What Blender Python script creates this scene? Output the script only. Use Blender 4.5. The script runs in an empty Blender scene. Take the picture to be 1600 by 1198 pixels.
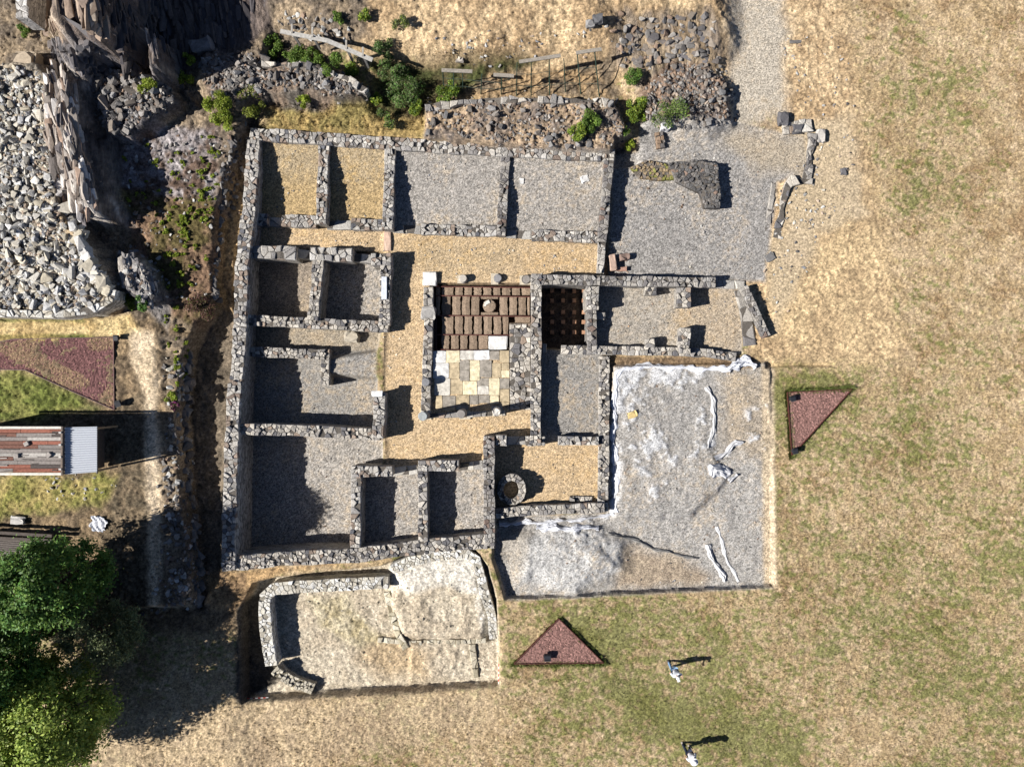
import bpy, bmesh, math, random
import numpy as np
from mathutils import Vector, Matrix
random.seed(7); RNG = np.random.default_rng(11)
R = math.radians
C = bpy.context.scene.collection

# ------------------------------------------------------------------ camera, sky, sun, exposure
H = 40.0; F = 1148.0                      # drone height above the courtyard, focal length in photo pixels
def G(px, py, z=0.0):                     # photo pixel at a known height -> world x, y
    k = (H - z) / F
    return ((px - 800) * k, (599 - py) * k)
SC = bpy.context.scene
cam = bpy.data.cameras.new('camera'); co = bpy.data.objects.new('camera', cam); C.objects.link(co)
co.location = (0, 0, H); co.rotation_euler = (0, 0, 0)
cam.sensor_fit = 'HORIZONTAL'; cam.sensor_width = 36; cam.lens = F / 1600 * 36
cam.clip_start = 0.5; cam.clip_end = 2000
SC.camera = co
SUN_EL = R(38); SHADOW_DIR = R(12)        # shadows fall to the right and slightly up
w = bpy.data.worlds.new('World'); SC.world = w; w.use_nodes = True
nt = w.node_tree; bg = nt.nodes['Background']
sky = nt.nodes.new('ShaderNodeTexSky'); sky.sky_type = 'NISHITA'; sky.sun_disc = False
sky.sun_elevation = SUN_EL; sky.air_density = 0.28; sky.dust_density = 0.15
sd = Vector((-math.cos(SHADOW_DIR) * math.cos(SUN_EL), -math.sin(SHADOW_DIR) * math.cos(SUN_EL), math.sin(SUN_EL)))
sky.sun_rotation = math.atan2(sd.x, sd.y)
nt.links.new(sky.outputs[0], bg.inputs[0]); bg.inputs[1].default_value = 0.085
sl = bpy.data.lights.new('sun', 'SUN'); sl.energy = 5.0; sl.angle = R(0.5); sl.color = (1.0, 0.965, 0.92)
so = bpy.data.objects.new('sun', sl); C.objects.link(so); so.location = (-40, -10, 40)
so.rotation_euler = (-sd).to_track_quat('-Z', 'Y').to_euler()
SC.view_settings.view_transform = 'Standard'; SC.view_settings.look = 'None'
SC.view_settings.exposure = 0.74; SC.view_settings.gamma = 1
SC.cycles.max_bounces = 5; SC.cycles.diffuse_bounces = 1

# ------------------------------------------------------------------ helpers
def lin(r, g, b):
    f = lambda c: (c / 255 / 12.92) if c / 255 <= 0.04045 else ((c / 255 + 0.055) / 1.055) ** 2.4
    return np.array([f(r), f(g), f(b)])
KL = 1.28
def alb(r, g, b): return np.minimum(lin(r, g, b) / KL, 0.82)   # sunlit picture tone -> base colour

def tag(o, label=None, cat=None, group=None, kind=None):
    if label: o['label'] = label
    if cat: o['category'] = cat
    if group: o['group'] = group
    if kind: o['kind'] = kind
    elif label: o['kind'] = 'thing'
    return o
def empty(name, loc, label=None, cat=None, group=None, rz=0):
    o = bpy.data.objects.new(name, None); C.objects.link(o); o.location = loc; o.rotation_euler = (0, 0, rz)
    o.empty_display_size = 0.2
    return tag(o, label, cat, group)
def link(name, me, mat, parent=None):
    o = bpy.data.objects.new(name, me); C.objects.link(o)
    if mat and not me.materials: me.materials.append(mat)
    if parent:
        o.parent = parent
        o.matrix_parent_inverse = Matrix.Identity(4)
    return o
class MB:                                  # mesh collector with a colour per face
    def __init__(s): s.v = []; s.f = []; s.c = []
    def add(s, vs, fs, col=(1, 1, 1)):
        n = len(s.v); s.v += [tuple(p) for p in vs]; s.f += [tuple(i + n for i in f) for f in fs]
        s.c += [tuple(col)] * len(fs)
    def box(s, c, d, rz=0, col=(1, 1, 1), tilt=(0, 0)):
        m = Matrix.Rotation(rz, 3, 'Z') @ Matrix.Rotation(tilt[0], 3, 'X') @ Matrix.Rotation(tilt[1], 3, 'Y')
        vs = [Vector(c) + m @ Vector((x * d[0] / 2, y * d[1] / 2, z * d[2] / 2)) for z in (-1, 1) for x, y in ((-1, -1), (1, -1), (1, 1), (-1, 1))]
        s.add(vs, [(3, 2, 1, 0), (4, 5, 6, 7), (0, 1, 5, 4), (1, 2, 6, 5), (2, 3, 7, 6), (3, 0, 4, 7)], col)
    def bar(s, a, b, wd, ht, col=(1, 1, 1)):
        a = Vector(a); b = Vector(b); d = (b - a); L = d.length; d.normalize()
        up = Vector((0, 0, 1)) if abs(d.z) < .95 else Vector((1, 0, 0))
        sx = d.cross(up).normalized() * wd / 2; sy = sx.cross(d).normalized() * ht / 2
        vs = [p + x * sx + y * sy for p in (a, b) for x, y in ((-1, -1), (1, -1), (1, 1), (-1, 1))]
        s.add(vs, [(3, 2, 1, 0), (4, 5, 6, 7), (0, 1, 5, 4), (1, 2, 6, 5), (2, 3, 7, 6), (3, 0, 4, 7)], col)
    def tube(s, a, b, r0, r1, n=10, col=(1, 1, 1), caps=True):
        a = Vector(a); b = Vector(b); d = (b - a).normalized()
        up = Vector((0, 0, 1)) if abs(d.z) < .9 else Vector((1, 0, 0))
        u = d.cross(up).normalized(); v = d.cross(u)
        vs = [p + (u * math.cos(k * 2 * math.pi / n) + v * math.sin(k * 2 * math.pi / n)) * r for p, r in ((a, r0), (b, r1)) for k in range(n)]
        fs = [(k, (k + 1) % n, n + (k + 1) % n, n + k) for k in range(n)]
        if caps: fs += [tuple(range(n - 1, -1, -1)), tuple(range(n, 2 * n))]
        s.add(vs, fs, col)
    def lathe(s, c, prof, n=20, col=(1, 1, 1), wob=0.0):
        c = Vector(c); vs = []; fs = []
        for r, z in prof:
            for k in range(n):
                a = k * 2 * math.pi / n; rr = r * (1 + random.uniform(-wob, wob))
                vs.append(c + Vector((rr * math.cos(a), rr * math.sin(a), z)))
        for i in range(len(prof) - 1):
            for k in range(n): fs.append((i * n + k, i * n + (k + 1) % n, (i + 1) * n + (k + 1) % n, (i + 1) * n + k))
        fs += [tuple(range(n - 1, -1, -1)), tuple((len(prof) - 1) * n + k for k in range(n))]
        s.add(vs, fs, col)
    def mesh(s, name, smooth=False):
        me = bpy.data.meshes.new(name); me.from_pydata(s.v, [], s.f)
        at = me.color_attributes.new('col', 'FLOAT_COLOR', 'CORNER')
        cnt = np.array([len(f) for f in s.f]); cc = np.repeat(np.array(s.c, float).reshape(-1, 3), cnt, axis=0)
        at.data.foreach_set('color', np.concatenate([cc, np.ones((len(cc), 1))], 1).astype(np.float32).ravel())
        if smooth: me.polygons.foreach_set('use_smooth', np.ones(len(s.f), bool))
        me.update(); return me
    def build(s, name, mat, parent=None, smooth=False): return link(name, s.mesh(name, smooth), mat, parent)

# ------------------------------------------------------------------ materials
def mat(name, color=None, rough=0.9, spec=0.15, attr=True, nscale=8, namt=0.25, bscale=25, bump=0.4, bdist=0.02, rand=0.0, metal=0.0, masonry=False, trans=0.0, coord='Object', speck=None, aniso=None):
    m = bpy.data.materials.new(name); m.use_nodes = True; t = m.node_tree; L = t.links; N = t.nodes
    b = N['Principled BSDF']; b.inputs['Roughness'].default_value = rough; b.inputs['Specular IOR Level'].default_value = spec
    b.inputs['Metallic'].default_value = metal
    tc = N.new('ShaderNodeTexCoord'); 
    if attr:
        a = N.new('ShaderNodeAttribute'); a.attribute_name = 'col'; cur = a.outputs['Color']
        if color is not None:
            mx = N.new('ShaderNodeMix'); mx.data_type = 'RGBA'; mx.blend_type = 'MULTIPLY'; mx.inputs[0].default_value = 1
            L.new(cur, mx.inputs[6]); mx.inputs[7].default_value = (*color, 1); cur = mx.outputs[2]
    else:
        rg = N.new('ShaderNodeRGB'); rg.outputs[0].default_value = (*color, 1); cur = rg.outputs[0]
    def mul(cur, fac):
        mx = N.new('ShaderNodeMix'); mx.data_type = 'RGBA'; mx.blend_type = 'MULTIPLY'; mx.inputs[0].default_value = 1
        L.new(cur, mx.inputs[6]); L.new(fac, mx.inputs[7]); return mx.outputs[2]
    def rng(out, lo, hi, a=0.0, b_=1.0):
        r = N.new('ShaderNodeMapRange'); r.inputs[1].default_value = a; r.inputs[2].default_value = b_
        r.inputs[3].default_value = lo; r.inputs[4].default_value = hi; L.new(out, r.inputs[0]); return r.outputs[0]
    if namt:
        n = N.new('ShaderNodeTexNoise'); n.inputs['Scale'].default_value = nscale; n.inputs['Detail'].default_value = 6; n.inputs['Roughness'].default_value = 0.7
        nv = tc.outputs[coord]
        if aniso:
            mpa = N.new('ShaderNodeMapping'); mpa.inputs['Scale'].default_value = aniso; mpa.inputs['Rotation'].default_value = (0, 0, .15); L.new(nv, mpa.inputs[0]); nv = mpa.outputs[0]
        L.new(nv, n.inputs['Vector']); cur = mul(cur, rng(n.outputs[0], 1 - namt * 1.6, 1 + namt * 1.6, .25, .75))
    if speck:                               # single pebbles and tufts: (size per metre, darkest, lightest)
        vs_ = N.new('ShaderNodeTexVoronoi'); vs_.inputs['Scale'].default_value = speck[0]; L.new(tc.outputs[coord], vs_.inputs['Vector'])
        ss = N.new('ShaderNodeSeparateColor'); L.new(vs_.outputs['Color'], ss.inputs[0]); cur = mul(cur, rng(ss.outputs[0], speck[1], speck[2]))
    if rand:
        oi = N.new('ShaderNodeObjectInfo'); cur = mul(cur, rng(oi.outputs['Random'], 1 - rand, 1 + rand * .6))
        hs = N.new('ShaderNodeHueSaturation'); L.new(cur, hs.inputs['Color'])
        ml = N.new('ShaderNodeMath'); ml.operation = 'MULTIPLY'; L.new(oi.outputs['Random'], ml.inputs[0]); ml.inputs[1].default_value = 37.7
        fr = N.new('ShaderNodeMath'); fr.operation = 'FRACT'; L.new(ml.outputs[0], fr.inputs[0])
        L.new(rng(fr.outputs[0], 0.2, 1.8), hs.inputs['Saturation']); cur = hs.outputs[0]
    hgt = None
    if masonry:                             # thin irregular courses on the faces of a wall
        mp = N.new('ShaderNodeMapping'); mp.inputs['Scale'].default_value = (3.0, 3.0, 11.0); L.new(tc.outputs[coord], mp.inputs[0])
        vo = N.new('ShaderNodeTexVoronoi'); vo.feature = 'DISTANCE_TO_EDGE'; vo.inputs['Scale'].default_value = 1.0; L.new(mp.outputs[0], vo.inputs['Vector'])
        vc = N.new('ShaderNodeTexVoronoi'); vc.inputs['Scale'].default_value = 1.0; L.new(mp.outputs[0], vc.inputs['Vector'])
        ge = N.new('ShaderNodeNewGeometry'); sp = N.new('ShaderNodeSeparateXYZ'); L.new(ge.outputs['True Normal'], sp.inputs[0])
        ab = N.new('ShaderNodeMath'); ab.operation = 'ABSOLUTE'; L.new(sp.outputs[2], ab.inputs[0])
        side = rng(ab.outputs[0], 1, 0, .15, .45)
        j = rng(vo.outputs['Distance'], .25, 1.05, .0, .12)
        sc_ = N.new('ShaderNodeSeparateColor'); L.new(vc.outputs['Color'], sc_.inputs[0]); tone = rng(sc_.outputs[0], .6, 1.5)
        mm = N.new('ShaderNodeMath'); mm.operation = 'MULTIPLY'; L.new(j, mm.inputs[0]); L.new(tone, mm.inputs[1])
        mxf = N.new('ShaderNodeMix'); mxf.data_type = 'FLOAT'; L.new(side, mxf.inputs[0]); mxf.inputs[2].default_value = 1; L.new(mm.outputs[0], mxf.inputs[3])
        cur = mul(cur, mxf.outputs[0])
    L.new(cur, b.inputs['Base Color'])
    if bump:
        n2 = N.new('ShaderNodeTexNoise'); n2.inputs['Scale'].default_value = bscale; n2.inputs['Detail'].default_value = 5; n2.inputs['Roughness'].default_value = .65
        L.new(tc.outputs[coord], n2.inputs['Vector'])
        bp = N.new('ShaderNodeBump'); bp.inputs['Strength'].default_value = bump; bp.inputs['Distance'].default_value = bdist
        L.new(n2.outputs[0], bp.inputs['Height']); L.new(bp.outputs[0], b.inputs['Normal'])
    if trans:
        tr = N.new('ShaderNodeBsdfTranslucent'); L.new(cur, tr.inputs[0]); ms = N.new('ShaderNodeMixShader'); ms.inputs[0].default_value = trans
        L.new(b.outputs[0], ms.inputs[1]); L.new(tr.outputs[0], ms.inputs[2]); L.new(ms.outputs[0], N['Material Output'].inputs[0])
    return m
M_ground = mat('soil_and_grass', nscale=7.5, namt=.36, speck=(14, .64, 1.32), bscale=14, bump=.6, bdist=.05)
M_rock = mat('schist_rock', nscale=2.2, namt=.55, aniso=(3.2, .55, 1.4), bscale=6, bump=1.0, bdist=.15)
M_gravel = mat('loose_gravel', nscale=24, namt=.16, speck=(23, .45, 1.52), bscale=24, bump=.6, bdist=.04)
M_wall = mat('schist_masonry', nscale=13, namt=.3, bscale=15, bump=.8, bdist=.05, masonry=True)
M_stone = mat('loose_stone', nscale=7, namt=.2, bscale=14, bump=.5, bdist=.03)
M_pale = mat('pale_rubble', tuple(alb(208, 202, 190)), nscale=6, namt=.25, rand=.35, bump=.5, bdist=.03)
M_dark = mat('dark_rubble', tuple(alb(140, 134, 128)), nscale=6, namt=.25, rand=.45, bump=.5, bdist=.03)
M_leaf = mat('leaves', nscale=2.0, namt=.15, bump=0, rough=.55, spec=.25, trans=.28)
M_bark = mat('bark', tuple(alb(96, 84, 70)), nscale=10, namt=.3)
M_wood = mat('weathered_wood', nscale=9, namt=.25, bscale=40, bump=.3)
M_metal = mat('painted_metal', nscale=20, namt=.1, rough=.5, spec=.4, bump=0)
M_cloth = mat('fabric', nscale=14, namt=.08, rough=.95, spec=.05, bump=.25, bscale=30)
M_skin = mat('skin', (0.5, 0.3, 0.21), attr=False, namt=.05, rough=.6, bump=0)

# ------------------------------------------------------------------ noise
def vnoise(X, Y, s, seed, sy=None):
    sy = sy or s; r = np.random.default_rng(seed).random((256, 256))
    u = X / s + 1000.37; v = Y / sy + 1000.71; i = np.floor(u).astype(int); j = np.floor(v).astype(int)
    a = u - i; b = v - j; a = a * a * (3 - 2 * a); b = b * b * (3 - 2 * b)
    i0 = i % 256; i1 = (i + 1) % 256; j0 = j % 256; j1 = (j + 1) % 256
    return (r[i0, j0] * (1 - a) + r[i1, j0] * a) * (1 - b) + (r[i0, j1] * (1 - a) + r[i1, j1] * a) * b
def fbm(X, Y, s, seed, oct=4, sy=None, gain=.55):
    t = 0; amp = 1; tot = 0; sy = sy or s
    for k in range(oct):
        t = t + amp * vnoise(X, Y, s / 2 ** k, seed + k * 13, sy / 2 ** k); tot += amp; amp *= gain
    return t / tot

# ------------------------------------------------------------------ terrain: one height field, later split into named sheets
STEP = 0.07
def axis(lo, hi):
    fine = np.arange(lo, hi + STEP / 2, STEP); out = []; d = STEP; p = 0
    while p < 280: d *= 1.35; p += d; out.append(p)
    out = np.array(out); return np.concatenate([(lo - out)[::-1], fine, hi + out])
XS = axis(-30.0, 30.0); YS = axis(-23.0, 23.0)
X, Y = np.meshgrid(XS, YS, indexing='xy'); NY, NX = X.shape
def smooth(t): t = np.clip(t, 0, 1); return t * t * (3 - 2 * t)
def sdist(poly, x, y):                     # signed distance, negative inside
    P = np.array(poly, float); d = np.full(x.shape, 1e9); ins = np.zeros(x.shape, bool)
    for k in range(len(P)):
        a = P[k]; b = P[(k + 1) % len(P)]; e = b - a; wx = x - a[0]; wy = y - a[1]
        t = np.clip((wx * e[0] + wy * e[1]) / (e @ e + 1e-9), 0, 1)
        d = np.minimum(d, (wx - e[0] * t) ** 2 + (wy - e[1] * t) ** 2)
        if e[1] != 0:
            c = ((a[1] > y) != (b[1] > y)) & (x < e[0] * (y - a[1]) / e[1] + a[0]); ins ^= c
    d = np.sqrt(d); return np.where(ins, -d, d)
def window(poly, pad):
    P = np.array(poly); x0, y0 = P.min(0) - pad; x1, y1 = P.max(0) + pad
    return slice(*np.searchsorted(YS, (y0, y1))), slice(*np.searchsorted(XS, (x0, x1)))
def pxpoly(pts, z): return [G(a, b, z) for a, b in pts]
def rect(x0, y0, x1, y1): return [(x0, y0), (x1, y0), (x1, y1), (x0, y1)]
n_white = RNG.random(X.shape)
n_f = vnoise(X, Y, .13, 5); n_s = fbm(X, Y, .5, 21, 3); n_m = fbm(X, Y, 1.6, 31, 4); n_l = fbm(X, Y, 5, 41, 4); n_xl = fbm(X, Y, 13, 51, 3)
n_f2 = fbm(X + .5 * Y, Y, .27, 25, 3, sy=.18)
n_edge = fbm(X, Y, .9, 61, 4) - .5
strata = fbm(X + .25 * Y, Y, .35, 71, 4, sy=2.6)
strata2 = fbm(X + .2 * Y, Y, .9, 75, 3, sy=5)
Z = (n_xl - .5) * .25 + (n_l - .5) * .10
def level(pts, z, feather=.3, ragged=0.0, rough=0.0, rock=0.0, slope=(0, 0)):
    P = pxpoly(pts, z); s = window(P, feather + ragged + .2); x = X[s]; y = Y[s]
    d = sdist(P, x, y) + n_edge[s] * ragged * 2
    m = smooth(.5 - d / feather); c = np.array(P).mean(0)
    zt = z + slope[0] * (x - c[0]) + slope[1] * (y - c[1]) + rough * (n_s[s] - .5) * 2 + rough * (n_m[s] - .5) * 2 + rock * (strata[s] - .5) * 2 + rock * 1.2 * (strata2[s] - .5) * 2
    Z[s] = Z[s] * (1 - m) + zt * m
# north slope and north-west cliffs
level([(300, -400), (1130, -400), (1135, 40), (1100, 60), (985, 80), (870, 70), (690, 95), (580, 85), (430, 35), (300, 30)], 1.5, 3.2, .3, .12, slope=(0, .015))
level([(960, 25), (1110, 15), (1135, 60), (1120, 100), (1000, 120), (965, 80)], .75, 2.4, .3, .08, .1)
level([(-300, -400), (430, -400), (420, 60), (400, 120), (380, 200), (345, 330), (338, 450), (345, 475), (300, 520), (-300, 520)], .95, .5, .2, .12)
level([(380, 105), (470, 90), (560, 118), (578, 150), (520, 160), (420, 150), (330, 165), (300, 120), (320, 75)], 1.35, .6, .3, .15)
level([(400, 160), (560, 160), (660, 170), (665, 205), (400, 198)], .55, .7, .1, .06)
level([(665, 158), (800, 152), (960, 155), (985, 200), (955, 238), (800, 228), (660, 212)], .95, .5, .1, .14)
level([(590, 105), (960, 95), (960, 150), (690, 152), (600, 190), (575, 160)], .1, .9, .2, .1)
level([(1000, 150), (1040, 105), (1100, 100), (1140, 120), (1145, 190), (1110, 205), (1010, 190)], .6, .9, .2, .14)
level([(957, 226), (998, 232), (998, 262), (960, 264)], -.4, .3)
# rubble terrace on the left, ridge of schist and the cliff blocks
level([(-300, 95), (60, 92), (85, 130), (95, 320), (130, 370), (170, 430), (178, 465), (150, 490), (90, 497), (-300, 497)], 2.5, .5, .1, .14)
level([(178, -300), (235, -300), (228, -20), (190, 45), (168, 62)], 2.8, 1.8, .4, .3, .6)
level([(62, -300), (165, -300), (162, 20), (148, 62), (100, 66), (62, 40)], 5.4, .9, .3, .15, .28)
level([(72, 62), (110, 66), (150, 66), (165, 85), (150, 115), (105, 112), (80, 90)], 3.8, 1.4, .25, .25, .4)
level([(68, 112), (100, 100), (118, 118), (122, 180), (128, 240), (150, 300), (152, 332), (108, 334), (82, 290), (70, 200)], 3.2, 1.2, .2, .15, .4)
level([(148, 115), (180, 100), (225, 112), (262, 130), (272, 160), (240, 185), (200, 215), (160, 205), (148, 165)], 2.0, .5, .2, .12, .15)
level([(225, 52), (245, 52), (250, 105), (228, 110)], 3.4, .4, .15, .1, .3)
level([(178, 400), (200, 392), (236, 425), (250, 468), (216, 476), (190, 445)], 2.0, .5, .15, .1, .2)
# terrace with the shed, the lower bank and the trench along the west wall
level([(160, 490), (246, 498), (300, 520), (300, 560), (296, 600), (292, 650), (296, 700), (299, 750), (308, 800), (312, 860), (316, 948), (160, 955), (160, 500)], .92, .45, .15, .12, .06)
level([(-400, 500), (180, 494), (206, 488), (250, 500), (250, 600), (250, 660), (236, 800), (215, 900), (180, 960), (160, 1000), (-400, 1000)], 1.1, .9, .2, .06)
level([(-400, 1010), (200, 1010), (316, 950), (385, 945), (385, 1300), (-400, 1300)], .2, 2.5, .2, .04)
level([(350, 475), (380, 500), (375, 560), (352, 700), (345, 900), (318, 946), (313, 860), (300, 750), (294, 650), (302, 560), (318, 520)], -.35, .4, .1, .06)
level([(350, 330), (385, 215), (395, 300), (380, 500), (350, 480), (342, 440)], .1, .5, .1, .08)
# the rooms
level([(395, 212), (960, 244), (941, 372), (600, 352), (388, 345)], .12, .25, slope=(0, .05))
level([(388, 345), (600, 352), (600, 395), (377, 395)], -.2, .5)
level([(377, 390), (602, 398), (602, 508), (375, 502)], -.75, .2)
level([(375, 500), (600, 511), (590, 548), (515, 560), (375, 550)], -.45, .3)
level([(372, 550), (508, 553), (508, 585), (592, 592), (592, 676), (366, 668)], -.75, .3)
level([(366, 676), (600, 684), (600, 735), (556, 738), (556, 866), (357, 882)], -.78, .2)
level([(556, 738), (765, 728), (765, 845), (556, 862)], -.15, .2)
level([(612, 362), (940, 382), (940, 432), (838, 440), (838, 690), (764, 690), (764, 722), (606, 728), (600, 600), (604, 500)], 0, .2)
level([(838, 440), (926, 440), (926, 545), (838, 545)], -1.3, .2)
level([(676, 445), (830, 445), (830, 505), (796, 505), (796, 548), (678, 548)], -.62, .1)
level([(838, 545), (944, 548), (944, 795), (765, 800), (765, 690), (838, 690)], 0, .2)
level([(926, 442), (1150, 446), (1150, 550), (926, 546)], 0, .3)
# gravel-covered excavation on the right and the dig at the bottom
level([(956, 572), (1200, 566), (1208, 915), (790, 934), (770, 870), (776, 806), (945, 800)], -.22, .12, .04, .05, slope=(0, .055))
level([(985, 590), (1090, 580), (1118, 640), (1105, 690), (1135, 750), (1080, 810), (960, 810), (968, 680)], .1, .5, .2, .06)
level([(810, 840), (900, 825), (970, 850), (970, 890), (900, 925), (815, 905)], .3, 2.0, .3, .12)
level([(385, 948), (405, 905), (440, 897), (600, 880), (640, 862), (740, 850), (762, 880), (776, 930), (779, 1062), (388, 1086)], -.85, .2, .05, .05)
level([(603, 900), (640, 874), (735, 860), (750, 885), (764, 960), (755, 1000), (690, 1003), (625, 995), (610, 940)], -.35, .7, .2, .1)
level([(610, 892), (640, 872), (735, 860), (748, 885), (752, 930), (640, 930)], -.02, .5, .1, .06)
level([(640, 1003), (755, 1000), (779, 1000), (779, 1062), (640, 1066)], -.62, .3, .1, .08)
level([(1195, 566), (1300, 568), (1300, 571), (1195, 574)], -.22, .2, .08)
Zbase = Z.copy()
ZF = lambda x, y: _bil(Zbase, x, y)
def _bil(A, x, y):
    i = np.clip(np.searchsorted(XS, x) - 1, 0, NX - 2); j = np.clip(np.searchsorted(YS, y) - 1, 0, NY - 2)
    a = (x - XS[i]) / (XS[i + 1] - XS[i]); b = (y - YS[j]) / (YS[j + 1] - YS[j])
    return A[j, i] * (1 - a) * (1 - b) + A[j, i + 1] * a * (1 - b) + A[j + 1, i] * (1 - a) * b + A[j + 1, i + 1] * a * b
def T(px, py):                              # photo pixel -> point on the terrain
    z = 0.0
    for _ in range(8): x, y = G(px, py, z); z = .5 * z + .5 * float(ZF(x, y))
    x, y = G(px, py, z); return Vector((x, y, float(ZF(x, y))))

# ---- colour and fine relief of the terrain
COL = np.zeros(X.shape + (3,)); ZID = np.zeros(X.shape, int)
def mixc(*cs):                              # list of (colour, weight array)
    return sum(np.asarray(c)[None, None, :] * wgt[..., None] for c, wgt in cs)
def lerp3(a, b, t): return a * (1 - t[..., None]) + b * t[..., None]
def c3(c, like): return np.broadcast_to(np.asarray(c), like.shape + (3,))
def sp(t, lo, hi): return smooth((t - lo) / (hi - lo))
FINE = np.zeros(X.shape)
def grass(s):
    a = n_s[s]
    c = lerp3(c3(alb(178, 155, 119), a), c3(alb(202, 178, 144), a), sp(n_s[s], .3, .7))
    c = lerp3(c, c3(alb(150, 122, 90), a), sp(n_m[s] * .6 + n_f2[s] * .4, .5, .72) * .75)
    g = sp(n_l[s] * .30 + n_s[s] * .2 + n_f[s] * .16 + n_f2[s] * .34 + gbias[s] * .8 + .012, .50, .645)
    c = lerp3(c, c3(alb(106, 113, 58), a), g * .8)
    return c * (.62 + .42 * n_f[s] + .34 * n_f2[s] + .34 * (n_white[s] - .5))[..., None], .05 * (n_f[s] - .5) + .03 * (n_white[s] - .5)
def gravel(base, tan=.25, contrast=.6, tanc=(180, 162, 136)):
    def fn(s):
        a = n_s[s]; c = lerp3(c3(alb(*base), a), c3(alb(*tanc), a), sp(n_m[s] * .6 + n_f[s] * .4, .55 - tan * .5, 1.15 - tan * .5))
        return c * (1 - contrast * .5 + contrast * (.7 * n_white[s] + .3 * n_f[s]))[..., None] * (.80 + .24 * n_m[s] + .16 * n_l[s])[..., None], .022 * (n_white[s] - .5)
    return fn
def dirt(base, alt, amt=.5, rel=.05, thr=.5):
    def fn(s):
        a = n_s[s]; c = lerp3(c3(alb(*base), a), c3(alb(*alt), a), sp(n_s[s] * .5 + n_m[s] * .5, thr - .12, thr + .12) * amt * 2 if amt < .5 else sp(n_s[s] * .5 + n_m[s] * .5, thr - .12, thr + .12))
        return c * (.45 + .55 * n_f[s] + .45 * n_f2[s] + .3 * (n_white[s] - .3))[..., None], rel * 1.3 * (n_f[s] + n_f2[s] - 1) + rel * .7 * (n_white[s] - .5)
    return fn
def rock(base, alt):
    def fn(s):
        a = n_s[s]; c = lerp3(c3(alb(*base), a), c3(alb(*alt), a), sp(strata[s], .42, .62))
        return c * (.62 + .6 * strata[s] + .25 * (n_f[s] - .4))[..., None], .14 * (strata[s] - .5) + .05 * (n_f[s] - .5)
    return fn
gbias = np.zeros(X.shape)
def greener(px, py, r, amt):
    x, y = G(px, py); rr = r * H / F
    gbias[:] += amt * np.exp(-(((X - x) / rr) ** 2 + ((Y - y) / rr) ** 2)) * (.6 + .8 * n_s)
gbias += .03 * sp(-Y, -2, 14) - .06 * sp(Y, 2, 14) + .02 * sp(X, 10, 26) * sp(-Y, 2, 10) - .10 * sp(-X, 8, 12) * sp(-Y, 14, 19)
for a in [(1490, 140, 45, .12), (1425, 30, 30, .1), (1425, 320, 35, .13), (1500, 300, 40, .06), (1225, 625, 26, .13), (1215, 590, 18, .13), (1235, 690, 22, .10), (1275, 700, 25, .1),
          (1010, 1110, 40, .12), (1060, 1128, 40, .14), (1130, 1148, 40, .14), (1215, 1165, 45, .14), (980, 1095, 30, .08), (1290, 850, 40, .08), (1540, 900, 60, .1), (1560, 1060, 60, .1), (1330, 960, 70, .06),
          (1350, 1090, 60, .06), (940, 1010, 30, .18), (905, 990, 22, .2), (870, 968, 12, .2), (820, 1000, 15, .14), (1100, 980, 50, .05), (300, 1180, 40, -.1), (600, 1120, 150, -.06), (1270, 615, 40, .14), (1300, 625, 20, .15)]: greener(*a)
ZONES = []
def paint(name, pts, fn, z=0.0, feather=.25, ragged=.12, zid=None, strength=1.0):
    P = pxpoly(pts, z); s = window(P, feather + ragged + .3)
    d = sdist(P, X[s], Y[s]) + n_edge[s] * ragged * 2.2
    m = smooth(.5 - d / feather) * strength; c, f = fn(s)
    COL[s] = lerp3(COL[s], c, m); FINE[s] = FINE[s] * (1 - m) + f * m
    if zid is not None:
        if zid not in ZONES: ZONES.append(zid)
        q = ZID[s]; q[m > .5] = ZONES.index(zid); ZID[s] = q
ZONES.append('ground')
allw = (slice(0, NY), slice(0, NX)); c_, f_ = grass(allw); COL[:] = c_; FINE[:] = f_
STRAW = dirt((210, 184, 146), (176, 150, 116), .6, .06)
PALEDIRT = dirt((206, 184, 150), (178, 158, 130), .6, .05)
SCRUB = dirt((156, 138, 114), (116, 104, 90), .6, .09)
MOSS = dirt((164, 157, 156), (104, 86, 74), .6, .12)
def soft(fn):
    def g(s):
        c, f = fn(s); m = c.mean(axis=(0, 1)); return c * .5 + m * .5, f * .6
    return g
CLAY = dirt((210, 198, 176), (186, 170, 146), .6, .08)
CLAYTOP = dirt((230, 224, 212), (212, 202, 184), .6, .06)
GREY = gravel((159, 155, 150), .12, 1.0); GREYT = gravel((169, 163, 155), .28, 1.0); PALEG = gravel((188, 178, 162), .3, .55)
TAN = gravel((202, 177, 142), .3, .75, (188, 158, 114)); TANR = gravel((178, 160, 130), .4, .85, (180, 150, 98)); BROWNG = gravel((150, 138, 124), .35, .6)
REDG = gravel((128, 92, 88), .15, .7, (170, 130, 120))
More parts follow.
